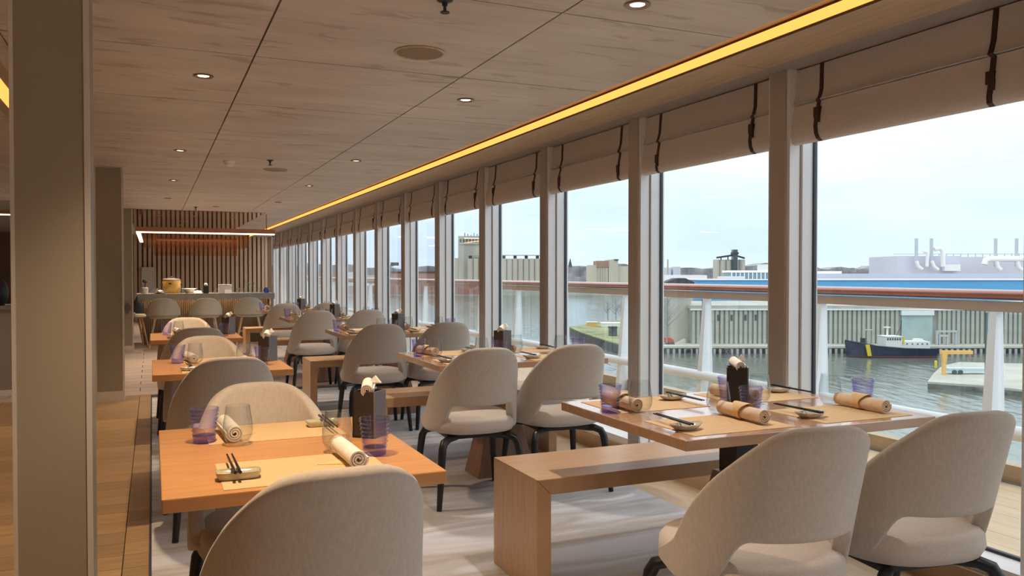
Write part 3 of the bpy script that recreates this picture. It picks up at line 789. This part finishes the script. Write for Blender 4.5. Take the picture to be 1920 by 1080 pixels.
# ------------------------------------------------------------------ outside: promenade deck and railing
m_deck = M('teak_deck', (.66,.50,.33), .55, var=.10, scale=(16,1,1), nscale=3, rnd=.05)
m_teakrail = M('varnished_rail', (.33,.11,.075), .28, var=.15, scale=(2,1,2), nscale=4, coat=.6)
m_railbar = M('rail_under_bar', (.42,.31,.24), .5)
deck = MB().box(3.10, 4.62, -9, 30, -.05, .03).obj('ground_deck', m_seal); deck['kind'] = 'structure'
pk = MB().box(.001, .149, -9, 30, .03, .05).mesh('plank', m_deck)
for i in range(9): link('plank', pk, deck, (3.12+.15*i, 0, 0))
XR = 4.50
rail = thing('deck_railing', 'ship deck railing with varnished handrail, white posts and glass panels', 'railing', (XR, 0, .05))
pts = [(.045*math.cos(a)*1.2, .030*math.sin(a)) for a in [2*math.pi*i/14 for i in range(14)]]
MB().prism([(u, v+1.078) for u, v in pts], 'y', -9, 30).obj('handrail', m_teakrail, rail, True, 60)
MB().box(-.028, .028, -9, 30, .980, 1.040).obj('under_bar', m_railbar, rail)
MB().tube([(-.06, -9, .30), (-.06, 30, .30)], .042, 14).obj('pipe', m_whiteout, rail, True, 60)
MB().box(.0, .10, -9, 30, .0, .10).obj('kerb', m_curb, rail)
mp_ = MB().prism([(-.10, 0), (.05, 0), (.03, 1.0), (-.025, 1.0)], 'y', -.035, .035)
mp_.v = [(x, y*(1-.35*z), z) for x, y, z in mp_.v]
me_rp = mp_.mesh('post', m_whiteout)
me_rg = MB().box(-.006, .006, .06, 1.356-.06, .12, .97).mesh('glass_panel', m_railglass)
me_re = MB().box(-.007, .007, .055, .062, .12, .97).mesh('glass_edge', M('green_glass_edge', (.12,.25,.24), .2))
for i in range(-8, 20):
    y = 4.57 + 1.356*i
    link('post', me_rp, rail, (0, y, 0)); g_ = link('glass_panel', me_rg, rail, (0, y, 0)); link('glass_edge', me_re, g_)

# ------------------------------------------------------------------ outside: harbour
YR = R(YAW); FW = Vector((math.sin(YR), math.cos(YR))); RG = Vector((math.cos(YR), -math.sin(YR)))
WZ = -16.0
def side(px, d): return (px-960)/FPX*d
def zz(py, d): return CAMZ - (py-513)/FPX*d
def ext(name, label, cat, d, group=None):
    t = tag(empty(name, (FW.x*d, FW.y*d, 0), -YR), label, cat, group); return t
def eb(b, d, px0, px1, py_top, py_bot, dep0=0, dep1=10):
    return b.box(side(px0, d), side(px1, d), dep0, dep1, zz(py_bot, d), zz(py_top, d))
m_water = M('harbour_water', (.14,.155,.14), .15, var=.25, scale=(1,.25,1), nscale=.05, bump=1.0, bscale=(.55,.16,1), bnscale=1.0, spec=.6, bdist=.22)
m_conc = M('weathered_concrete', (.46,.45,.40), .85, var=.15, scale=(1,1,.2), nscale=.15)
m_concp = M('pale_concrete', (.52,.495,.43), .85, var=.10, scale=(1,1,.2), nscale=.08)
m_shed = M('corrugated_wall', (.33,.34,.305), .6, var=.12, scale=(.3,.3,1), nscale=.4)
m_shedr = M('corrugated_rib', (.42,.43,.385), .6, var=.1, nscale=.4)
m_sheddoor = M('roller_door', (.42,.53,.53), .6, var=.08, nscale=.3)
m_blue = M('blue_cladding', (.10,.36,.64), .55, var=.05, nscale=.05)
m_lav = M('lavender_cladding', (.60,.61,.70), .6, var=.04, nscale=.05)
m_roofw = M('white_roof', (.82,.83,.84), .7)
m_pipe = M('galvanised_duct', (.50,.53,.57), .5)
m_darkw = M('dark_opening', (.06,.08,.09), .3)
m_winp = M('far_window_glass', (.20,.30,.33), .2)
m_timber = M('dark_timber', (.05,.055,.065), .8, var=.3, nscale=.5)
m_pile = M('grey_pile', (.45,.45,.45), .8)
m_tree = M('bare_trees', (.30,.30,.32), .95, var=.35, nscale=.06)  # paled to put the far tree line's haze into the colour
m_rub = M('rubble_edge', (.17,.165,.15), .9, var=.5, nscale=.9)
m_grass = M('bank_grass', (.30,.32,.17), .95, var=.4, nscale=.25)
m_hull = M('navy_hull', (.02,.035,.075), .4)
m_hullr = M('red_bottom', (.22,.06,.05), .6)
m_cabin = M('white_cabin', (.80,.80,.78), .4)
m_yel = M('yellow_paint', (.78,.58,.03), .45)
m_cran = M('orange_crane', (.80,.46,.12), .5)
m_redp = M('red_paint', (.55,.08,.05), .5)
m_shipred = M('veiled_red_hull', (.36,.15,.12), .6)  # red dulled to put the window glass reflection into the colour
m_brick = M('far_brick', (.36,.22,.18), .8, var=.2, nscale=.05)

wt = MB().box(-2500, 2500, 0, 4000, WZ-1, WZ).obj('water', m_water); wt.rotation_euler = (0,0,-YR); wt.location = (FW.x*8, FW.y*8, 0); wt['kind'] = 'structure'
# far shore: land, tree line
d = 1500
ld_ = ext('land', None, None, d); ld_['kind'] = 'structure'
eb(MB(), d, -300, 2300, 519, 560, 0, 700).obj('shore', m_tree, ld_)
tl = []
vs = []; fs = []
n = 260
for i in range(n+1):
    px = -200 + 2500*i/n
    top = 499 + 4.0*math.sin(i*.21) + 2.2*math.sin(i*.83+1) + random.uniform(-1.2, 1.2)
    for dy, yy in ((0, top), (0, 525)): vs.append((side(px, d), 20 + 8*math.sin(i*1.7), zz(yy, d)))
    vs.append((side(px, d), 90, zz(top, d)))
for i in range(n):
    o = i*3; fs += [(o, o+3, o+4, o+1), (o, o+2, o+5, o+3)]
tr = MB().add(vs, fs).obj('treeline', m_tree); tr.location = (FW.x*d, FW.y*d, 0); tr.rotation_euler = (0,0,-YR)
tag(tr, 'long band of bare trees along the far shore horizon', 'trees', kind='stuff')
# mid shore on the left: embankment, red ship, grain elevator
d = 640
sh = ext('shore_quay', None, None, d); sh['kind'] = 'structure'; sh.name = 'land_quay'
eb(MB(), d, 300, 1230, 538, 556, 0, 300).obj('bank', m_conc, sh); eb(MB(), d, 300, 1230, 536, 539, -1, 300).obj('bank_top', m_grass, sh)
ge = ext('grain_elevator', 'tall pale concrete grain elevator tower with a row of round silos', 'building', d)
eb(MB(), d, 857, 926, 441, 537, 14, 40).obj('tower', m_conc, ge)
eb(MB(), d, 836, 862, 483, 537, 16, 40).obj('annex', m_concp, ge)
for i in range(11): eb(MB(), d, 860+i*6.1, 862.8+i*6.1, 447, 453, 13.4, 14.2).obj('window', m_darkw, ge)
for i in range(9): eb(MB(), d, 868+i*6, 869+i*6, 434+(i % 3)*2, 441, 22, 24).obj('mast', m_timber, ge)
eb(MB(), d, 859, 925, 455, 457, 13.2, 14).obj('ledge', m_concp, ge)
for i in range(16):
    px = 881 + i*10.6; r = side(965.3, d); b = MB(); cx = side(px, d)
    b.lathe([(r*1.01, zz(537, d)), (r*1.01, zz(485, d)), (0, zz(484, d))], 16, cx, 8); b.obj('silo', m_concp, ge, True)
    if i % 2 == 0: eb(MB(), d, px-3, px+3, 479, 485, 7, 10).obj('vent', m_timber, ge)
eb(MB(), d, 885, 1046, 477.5, 479, 6, 11).obj('conveyor', m_conc, ge)
sp_ = ext('red_ship', 'long low ship with a red hull moored below the grain elevator', 'ship', 600)
MB().prism([(side(640, 600), zz(536, 600)), (side(935, 600), zz(534, 600)), (side(929, 600), zz(552, 600)), (side(648, 600), zz(552, 600))], 'y', 0, 14).obj('hull', m_shipred, sp_)
eb(MB(), 600, 660, 700, 526, 536, 3, 11).obj('cabin', m_cabin, sp_); eb(MB(), 600, 720, 915, 532, 536, 2, 12).obj('hatches', m_brick, sp_)
bm_ = ext('boom_crane', 'slender dark harbour crane boom seen through the middle windows', 'crane', 620)
MB().tube([(side(713, 620), 0, zz(508, 620)), (side(738, 620), 0, zz(496, 620))], 1.2, 6).obj('boom', m_pipe, bm_); eb(MB(), 620, 733, 747, 492, 498, -2, 2).obj('cab', m_timber, bm_); eb(MB(), 620, 711, 716, 505, 540, -2, 2).obj('mast', m_timber, bm_)
ba = ext('brick_block', 'brown brick warehouse on the far bank behind the red ship', 'building', 660)
eb(MB(), 660, 735, 835, 511, 538, 0, 30).obj('wall', m_brick, ba); eb(MB(), 660, 733, 837, 509, 511, -1, 31).obj('roof', m_timber, ba)
bb = ext('low_sheds', 'row of low grey sheds far down the bank', 'building', 700)
for i in range(7): eb(MB(), 700, 400+i*46, 436+i*46, 516-(i % 3)*3, 537, 0, 20).obj('shed', (m_conc, m_brick, m_lav)[i % 3], bb)
# church spire and pale blocks
ch = ext('church_spire', 'thin dark church spire above the far trees', 'church', 1300)
MB().frust(zz(513, 1300), 3.0, 3.0, zz(500, 1300), 2.6, 2.6, side(1069, 1300), 0).obj('tower', m_tree, ch); MB().frust(zz(500, 1300), 3.2, 3.2, zz(484, 1300), .2, .2, side(1069, 1300), 0).obj('spire', m_timber, ch)
pb = ext('office_block', 'cluster of pale yellow blocks with a brown topped tower', 'building', 760)
for a, b_, t_, m_, nm in ((1108, 1180, 499, m_concp, 'wall'), (1119, 1140, 492, m_concp, 'tower'), (1141, 1159, 487, m_concp, 'tower'), (1105, 1120, 497, m_concp, 'wing')):
    eb(MB(), 760, a, b_, t_, 536, 0 if nm != 'wall' else 3, 30).obj(nm, m_, pb)
eb(MB(), 760, 1118.5, 1140.5, 489, 501, -1, 31).obj('crown_block', m_brick, pb); eb(MB(), 760, 1152, 1159.5, 486, 488, -1, 31).obj('parapet', m_timber, pb)
for i in range(4): eb(MB(), 760, 1122+i*4.4, 1124+i*4.4, 503, 530, -.6, .3).obj('window', m_conc, pb)
for i in range(3): eb(MB(), 760, 1145+i*4, 1147+i*4, 517, 519.5, 2, 3.2).obj('window', m_darkw, pb)
dg_ = ext('excavator', 'tiny yellow excavator arm on the far bank', 'excavator', 650)
MB().tube([(side(1054, 650), 0, zz(528, 650)), (side(1059, 650), 0, zz(519, 650))], .8, 6).obj('arm', m_yel, dg_); eb(MB(), 650, 1050, 1056, 526, 532, -1, 2).obj('body', m_yel, dg_)
# grassy spit with sheet piling
spit = empty('land_spit', (0,0,0)); spit['kind'] = 'structure'
def gp(px, py, z):
    d_ = (CAMZ-z)*FPX/(py-513); s_ = side(px, d_); p = FW*d_ + RG*s_; return (p.x, p.y)
pg = [gp(1066, 613, WZ+2), gp(1090, 624, WZ+2), gp(1165, 648, WZ+2), gp(1198, 656, WZ+2), gp(1210, 600, WZ+2), gp(1165, 600, WZ+2), gp(1110, 608, WZ+2)]
MB().prism(pg, 'z', WZ-1, WZ+1.9).obj('sheet_piling', m_timber, spit); MB().prism(pg, 'z', WZ+1.9, WZ+2.15).obj('turf', m_grass, spit)
def gbox(name, label, cat, px, py, w, dd, h, mat, z=WZ+2.15):
    x, y = gp(px, py, z); t = tag(empty(name, (x, y, z), -YR), label, cat)
    MB().box(-w/2, w/2, -dd/2, dd/2, 0, h*.85).obj('body', mat, t); MB().box(-w/2-.1, w/2+.1, -dd/2-.1, dd/2+.1, h*.85, h).obj('roof', m_roofw if mat != m_darkw else m_timber, t); return t
gbox('hut', 'dark green hut on the grassy spit', 'hut', 1149, 630, 1.9, 1.9, 2.3, m_darkw)
gbox('barge_shelter', 'flat white shelter roof on the grassy spit', 'shelter', 1150, 612, 7, 5, 1.1, m_roofw)
gbox('machine', 'orange machine parked on the spit', 'machine', 1110, 611, 3, 2, 1.2, m_cran)
def bare_tree(px, py, h, label):
    x, y = gp(px, py, WZ+2); t = tag(empty('bare_tree', (x, y, WZ+2), random.uniform(0, 6)), label, 'tree', 'bare trees on the waterside')
    MB().tube([(0,0,0), (.1,0,h*.5), (0,.1,h)], [.16, .1, .03], 6).obj('trunk', m_tree, t)
    b = MB()
    for i in range(34):
        z = h*random.uniform(.25, .95); a = random.uniform(0, 6.28); l_ = (h-z*.7)*.45
        p1 = (l_*.6*math.cos(a), l_*.6*math.sin(a), z+l_*.5); p2 = (l_*math.cos(a+.3), l_*math.sin(a+.3), z+l_)
        b.tube([(0,0,z), p1, p2], [.05, .035, .015], 3)
    b.obj('branches', m_tree, t)
for i, (px, py, h, lb) in enumerate([(1140, 601, 6, 'bare leafless tree at the tip of the spit'), (1155, 600, 7, 'bare leafless tree behind the white shelter'), (1232, 645, 13, 'tall bare tree by the end of the corrugated warehouse'), (1251, 643, 12, 'second bare tree by the end of the corrugated warehouse'), (1165, 604, 6, 'bare leafless tree nearest the window post on the spit')]): bare_tree(px, py, h, lb)
# quay and corrugated warehouse
d = 176
qy = ext('quay', None, None, d); qy.name = 'land_quayside'; qy['kind'] = 'structure'
qp = [(side(1206, d), 0), (side(2500, d), 0), (side(2500, 376), 200), (side(1236, 376), 200)]
MB().prism(qp, 'z', WZ-1, WZ+1.15).obj('quay_wall', m_timber, qy); qp[0] = (qp[0][0], -.15); qp[1] = (qp[1][0], -.15); MB().prism(qp, 'z', WZ+1.15, WZ+1.55).obj('quay_edge', m_conc, qy)
pm = MB().cyl(0, 0, 0, 1.1, .28, 8).mesh('fender_pile', m_pile, True)
for i in range(75): link('fender_pile', pm, qy, (side(1209, d)+i*1.25, -.3, WZ-.1))
for px in (1290, 1363): 
    b = MB(); b.lathe([(.35, -.2), (.62, -.2), (.62, .2), (.35, .2)], 16, closed=True); o = b.obj('tyre_fender', m_darkw, qy, True); o.rotation_euler = (R(90), 0, 0); o.location = (side(px, d), -.65, WZ+.55)
d = 183
wh = ext('warehouse', 'long grey corrugated waterside warehouse behind the moored boat', 'building', d)
GZ = WZ+1.55
MB().box(side(1296, d), side(2450, d), 0, 30, GZ, zz(574, d)).obj('wall', m_shed, wh)
MB().box(side(1294, d), side(2450, d), -.5, 30, zz(579, d), zz(572.5, d)).obj('fascia', m_conc, wh)
MB().box(side(1294, d), side(2450, d), -.7, -.1, zz(581.5, d), zz(579, d)).obj('gutter', m_roofw, wh)
rb = MB().box(-.32, .32, -.42, 0, GZ, zz(581, d)).mesh('rib', m_shedr)
x = side(1300, d); i = 0
while x < side(2100, d):
    px = 960 + x*FPX/d
    if not (1686 < px < 1752): link('rib', rb, wh, (x, 0, 0))
    x += 1.06
dr = eb(MB(), d, 1690, 1748, 591, 648, -.3, 0).obj('door', m_sheddoor, wh); eb(MB(), d, 1688, 1749, 582, 591, -.8, 0).obj('door_hood', m_roofw, wh)
for px in (1346, 1371, 1397, 1416): eb(MB(), d, px-2, px+2, 590, 601, -.5, 0).obj('window', m_darkw, wh)
b2 = ext('concrete_block', 'plain concrete block building at the end of the corrugated warehouse', 'building', 186)
eb(MB(), 186, 1262, 1296, 556, 652, 0, 20).obj('wall', m_concp, b2); eb(MB(), 186, 1220, 1262, 560, 652, 6, 22).obj('wing', m_conc, b2); eb(MB(), 186, 1260, 1297, 554, 557, -.4, 20).obj('parapet', m_conc, b2)
MB().prism([(side(1265, 186), GZ), (side(1281, 186), GZ), (side(1281, 186), zz(634, 186)), ], 'y', -3, -1).obj('stair', m_conc, b2)
for i, px in enumerate((1234, 1257)):
    v = ext('truck', 'red and white truck parked beside the concrete block, ' + ('outer one' if i == 0 else 'one by the stair'), 'truck', 181)
    eb(MB(), 181, px-8, px+3, 634, 644, 0, 2.4).obj('body', m_redp if i else m_cabin, v); eb(MB(), 181, px+3, px+7, 637, 644, 0, 2.4).obj('cab', m_redp, v)
    for w in (-5, 4): b = MB(); b.lathe([(0,-.2),(.5,-.2),(.5,.2),(0,.2)], 12); o = b.obj('wheel', m_darkw, v); o.rotation_euler = (R(90),0,0); o.location = (side(px+w, 181), 0, zz(645, 181))
# yard gear on the quay
def gantry(px0, px1, top, label):
    t = ext('gantry_frame', label, 'frame', 179)
    eb(MB(), 179, px0, px1, top, top+3, 0, .6).obj('beam', m_pipe, t)
    for px in (px0, px1-2): eb(MB(), 179, px, px+2, top+3, 650, 0, .6).obj('leg', m_pipe, t)
gantry(1762, 1779, 628, 'pale steel gantry frame on the quay behind the crane'); gantry(1758, 1795, 620, 'larger dark gantry frame on the quay behind the crane')
# boat
d = 166
bt = ext('workboat', 'dark blue workboat with white wheelhouse moored at the warehouse quay', 'boat', d)
def hp(px, py): return (side(px, d), zz(py, d))
def hull(b, outline, y0, y1, inset):
    n = len(outline); c = (y0+y1)/2
    return b.prism(outline, 'y', y0, y1)
hullpts = [(1596,641),(1640,648),(1654,651),(1690,654.5),(1765,656)]
b = MB(); vs = []; fs = []
sec = [(1596, 641, .15, 1600), (1606, 643, 1.3, 1606), (1625, 646, 2.3, 1624), (1650, 651, 2.7, 1650), (1700, 655, 2.8, 1700), (1745, 656, 2.7, 1745), (1766, 655.5, 2.2, 1764)]
for px, py, w, pw in sec:
    zt, zb = zz(py, d), WZ-.3
    vs += [(side(px, d), 3-w, zt), (side(pw, d), 3-w*.85, WZ+.35), (side(pw, d), 3-w*.8, zb), (side(pw, d), 3+w*.8, zb), (side(px, d), 3+w, zt)]
for i in range(len(sec)-1):
    o = i*5
    for q in range(5): fs.append((o+q, o+(q+1) % 5, o+5+(q+1) % 5, o+5+q))
fs += [(0,1,2,3,4), tuple(len(vs)-5+q for q in range(5))]
MB().add(vs, fs).obj('hull', m_hull, bt)
MB().tube([(side(p, d), 3-w-.02, zz(y_, d)+.12) for p, y_, w, _ in sec], .14, 6).obj('bulwark', m_hull, bt)
MB().add([(side(pw, d), 3-w*.86, WZ+.4) for _, _, w, pw in sec] + [(side(pw, d), 3-w*.80, WZ-.2) for _, _, w, pw in sec], [(i, i+1, i+8, i+7) for i in range(6)]).obj('boot_stripe', m_hullr, bt)
eb(MB(), d, 1667, 1698, 633, 655, 1.2, 4.8).obj('wheelhouse', m_cabin, bt); eb(MB(), d, 1698, 1752, 641.5, 657, 1.4, 4.6).obj('deckhouse', m_cabin, bt)
eb(MB(), d, 1666, 1700, 631.6, 633, 1.0, 5).obj('wheelhouse_roof', m_cabin, bt); eb(MB(), d, 1728, 1741, 637, 641.5, 2, 3.6).obj('skylight', m_cabin, bt)
for i in range(6): eb(MB(), d, 1669.5+i*4.6, 1671.8+i*4.6, 635, 639, 1.1, 1.25).obj('window', m_darkw, bt)
for px in (1708, 1718, 1728, 1737, 1746): b = MB(); b.lathe([(0,-.06),(.14,-.06),(.14,.06),(0,.06)], 10); o = b.obj('porthole', m_darkw, bt); o.rotation_euler = (R(90),0,0); o.location = (side(px, d), 1.36, zz(646, d))
MB().tube([(side(1677, d), 3, zz(632, d)), (side(1677, d), 3, zz(616, d))], .16, 6).obj('mast', m_cabin, bt); eb(MB(), d, 1670, 1682, 614.5, 616.5, 2.6, 3.4).obj('radar', m_cabin, bt)
MB().tube([(side(1703, d), 3, zz(641, d)), (side(1704, d), 3, zz(601, d))], .08, 6).obj('mast', m_timber, bt); MB().tube([(side(1704, d), 3, zz(612, d)), (side(1694, d), 3, zz(633, d))], .06, 4).obj('stay', m_timber, bt)
for px in (1639, 1645): MB().tube([(side(px, d), 3, zz(650, d)), (side(px, d), 3, zz(620, d))], .10, 6).obj('derrick_post', m_concp, bt)
eb(MB(), d, 1636, 1648, 619.5, 621.5, 2.8, 3.2).obj('derrick_head', m_concp, bt)
eb(MB(), d, 1699, 1701.5, 631, 646, 1, 1.3).obj('yellow_post', m_yel, bt); eb(MB(), d, 1627, 1633, 636, 645, 2.4, 3.4).obj('winch', m_timber, bt)
MB().add([(side(1624.5, d), .35, zz(646.5, d)), (side(1631.5, d), .25, zz(646.5, d)), (side(1636, d), .4, zz(668, d)), (side(1629.5, d), .5, zz(668, d)), (side(1624.5, d), .05, zz(646.5, d)), (side(1631.5, d), -.05, zz(646.5, d)), (side(1636, d), .1, zz(668, d)), (side(1629.5, d), .2, zz(668, d))], [(0,1,2,3), (7,6,5,4), (0,4,5,1), (1,5,6,2), (2,6,7,3), (3,7,4,0)]).obj('yellow_ramp', m_yel, bt)
# concrete pier with crane and trailer
PZ = WZ+1.0
pier = empty('land_pier', (0,0,0)); pier['kind'] = 'structure'
pg = [gp(1741, 716, PZ), gp(1752, 700, PZ), gp(1768, 686, PZ), gp(1800, 679, PZ), gp(2300, 690, PZ), gp(2300, 775, PZ), gp(1920, 731, PZ), gp(1830, 722, PZ)]
MB().prism(pg, 'z', WZ-1, PZ-.3).obj('pier_wall', m_rub, pier); MB().prism(pg, 'z', PZ-.3, PZ).obj('pier_deck', m_conc, pier)
def ground_ext(name, label, cat, px, py, z=PZ):
    x, y = gp(px, py, z); return tag(empty(name, (x, y, z), -YR), label, cat), (CAMZ-z)*FPX/(py-513)
t, dd = ground_ext('jib_crane', 'yellow orange jib crane standing on the concrete pier', 'crane', 1771, 703)
k = dd/FPX
MB().box(-2.5*k, 2.5*k, -.3, .3, 0, 40*k).obj('column', m_cran, t); MB().prism([(-6*k, 44*k), (6*k, 44*k), (2.5*k, 22*k), (-2.5*k, 26*k)], 'y', -.35, .35).obj('head', m_cran, t)
MB().box(-6*k, 53*k, -.3, .3, 39*k, 45.5*k).obj('jib', m_cran, t); MB().tube([(48*k, 0, 39*k), (48*k, 0, 28*k)], .07, 5).obj('hoist', m_redp, t)
t, dd = ground_ext('boat_trailer', 'pale blue boat trailer parked on the concrete pier', 'trailer', 1805, 701)
k = dd/FPX; m_tr = M('trailer_blue', (.50,.62,.70), .5)
MB().box(-30*k, 45*k, -.9, .9, 5*k, 11*k).obj('bed', m_tr, t)
for w in (-20, -9): b = MB(); b.lathe([(0,-.15),(4.2*k,-.15),(4.2*k,.15),(0,.15)], 14); o = b.obj('wheel', m_darkw, t); o.rotation_euler = (R(90),0,0); o.location = (w*k, -1.0, 4.2*k)
t, dd = ground_ext('mooring_post', 'yellow mooring post at the corner of the pier', 'post', 1756, 690)
MB().cyl(0, 0, 0, 1.1, .22, 8).obj('post', m_yel, t); MB().cyl(0, 0, 1.1, 1.25, .26, 8, .16).obj('cap', m_yel, t)
# blue shed and plant behind
d = 235
bs = ext('blue_shed', 'very long low shed with bright blue cladding', 'building', d)
eb(MB(), d, 1308, 2400, 525.5, 600, 0, 40).obj('cladding', m_blue, bs); eb(MB(), d, 1306, 2400, 524.3, 525.5, -.4, 40).obj('roof_edge', m_lav, bs)
gh = ext('window_gallery', 'long glazed rooftop gallery with white mullions above the blue shed', 'building', 262)
eb(MB(), 262, 1372, 1470, 510, 530, 0, 10).obj('glazing', m_winp, gh); eb(MB(), 262, 1370, 1472, 507, 511, -.4, 11).obj('roof', m_roofw, gh)
for i in range(13): eb(MB(), 262, 1371+i*7.8, 1372.6+i*7.8, 510, 527, -.3, 0).obj('mullion', m_roofw, gh)
eb(MB(), 262, 1345, 1392, 518, 530, -3, 0).obj('annex', m_lav, gh)
lb = ext('lavender_hall', 'wide lavender grey factory hall roof above the blue shed', 'building', 300)
eb(MB(), 300, 1480, 2500, 513, 540, 0, 30).obj('hall', m_lav, lb); eb(MB(), 300, 1225, 1350, 516, 540, 20, 40).obj('white_roof', m_roofw, lb); eb(MB(), 300, 1500, 1640, 508, 516, 30, 60).obj('rear_roof', m_roofw, lb)
for px in (1512, 1536): eb(MB(), 300, px-8, px+8, 493, 512, 40, 55).obj('tank', m_roofw, lb)
fp = ext('factory_plant', 'lavender factory block with four pale chimney stacks and curved ducts', 'factory', 372)
d = 372
eb(MB(), d, 1683, 1800, 480, 520, 0, 30).obj('block', m_lav, fp); eb(MB(), d, 1790, 2100, 481, 520, 6, 30).obj('block', m_lav, fp); eb(MB(), d, 1695, 2100, 474.5, 476, 10, 11).obj('roof_rail', m_pipe, fp)
for i in range(16): eb(MB(), d, 1768+i*14, 1768.8+i*14, 474.5, 481, 10, 10.5).obj('rail_post', m_pipe, fp)
for px in (1712.5, 1740.5, 1860, 1899): b = MB().cyl(side(px, d), -2.5, zz(500, d), zz(447.5, d), side(963, d), 12); b.obj('chimney', m_pipe, fp, True)
def duct(pts, r): MB().tube([(side(a, d), -3.2, zz(b_, d)) for a, b_ in pts], r, 10).obj('duct', m_roofw, fp, True)
duct([(1712, 490), (1714, 499), (1722, 505)], .8); duct([(1731, 500), (1732, 475), (1730, 472), (1724, 472)], .75); duct([(1740, 490), (1744, 500), (1752, 506)], .8); duct([(1745, 468), (1755, 466), (1760, 472), (1761, 500)], 1.0)
duct([(1838, 496), (1840, 488), (1850, 486), (1960, 486)], 1.3); duct([(1860, 490), (1862, 500), (1868, 506)], 1.0); duct([(1899, 490), (1901, 500), (1907, 506)], 1.0)
eb(MB(), d, 1764, 1794, 496, 508, -3, -1).obj('container', m_roofw, fp)
d = 430
cs = ext('cement_silos', 'round pale cement silos with a dark lift tower on top', 'silos', d)
for i in range(5): b = MB().cyl(side(1346.5+i*12, d), 4, zz(530, d), zz(486.5, d), side(966.2, d), 16); b.obj('silo', m_concp, cs, True)
eb(MB(), d, 1374, 1382, 468, 516, -1, 3).obj('lift_tower', m_darkw, cs); eb(MB(), d, 1373, 1383.5, 473, 477, -1.4, 3.4).obj('cabin', m_timber, cs)
MB().tube([(side(1345, d), 2, zz(483, d)), (side(1378, d), 2, zz(478, d)), (side(1398, d), 2, zz(484, d))], .5, 5).obj('conveyor', m_timber, cs)
for px in (1354, 1367): eb(MB(), d, px-.6, px+.6, 480, 487, 2, 3).obj('mast', m_timber, cs)
cm = ext('brick_chimney', 'thin lone chimney beyond the near warehouse', 'chimney', 700)
MB().cyl(side(1252, 700), 0, zz(520, 700), zz(486, 700), .9, 8, .6).obj('stack', m_conc, cm, True)
fb = ext('far_apartments', 'distant grey apartment blocks left of the lone chimney', 'building', 900)
for i in range(3): eb(MB(), 900, 1226+i*18, 1240+i*18, 500+(i % 2)*2, 520, 0, 15).obj('block', m_lav, fb)

gb = ext('gable_roof_shed', 'small shed with a dark gabled roof at the end of the blue shed', 'building', 228)
MB().prism([(side(1249, 228), zz(535, 228)), (side(1302, 228), zz(535, 228)), (side(1302, 228), zz(529, 228)), (side(1285, 228), zz(521.5, 228)), (side(1268, 228), zz(521.5, 228)), (side(1249, 228), zz(529, 228))], 'y', 0, 6).obj('roof', m_timber, gb)
eb(MB(), 228, 1252, 1300, 535, 600, .3, 5.7).obj('wall', m_conc, gb)
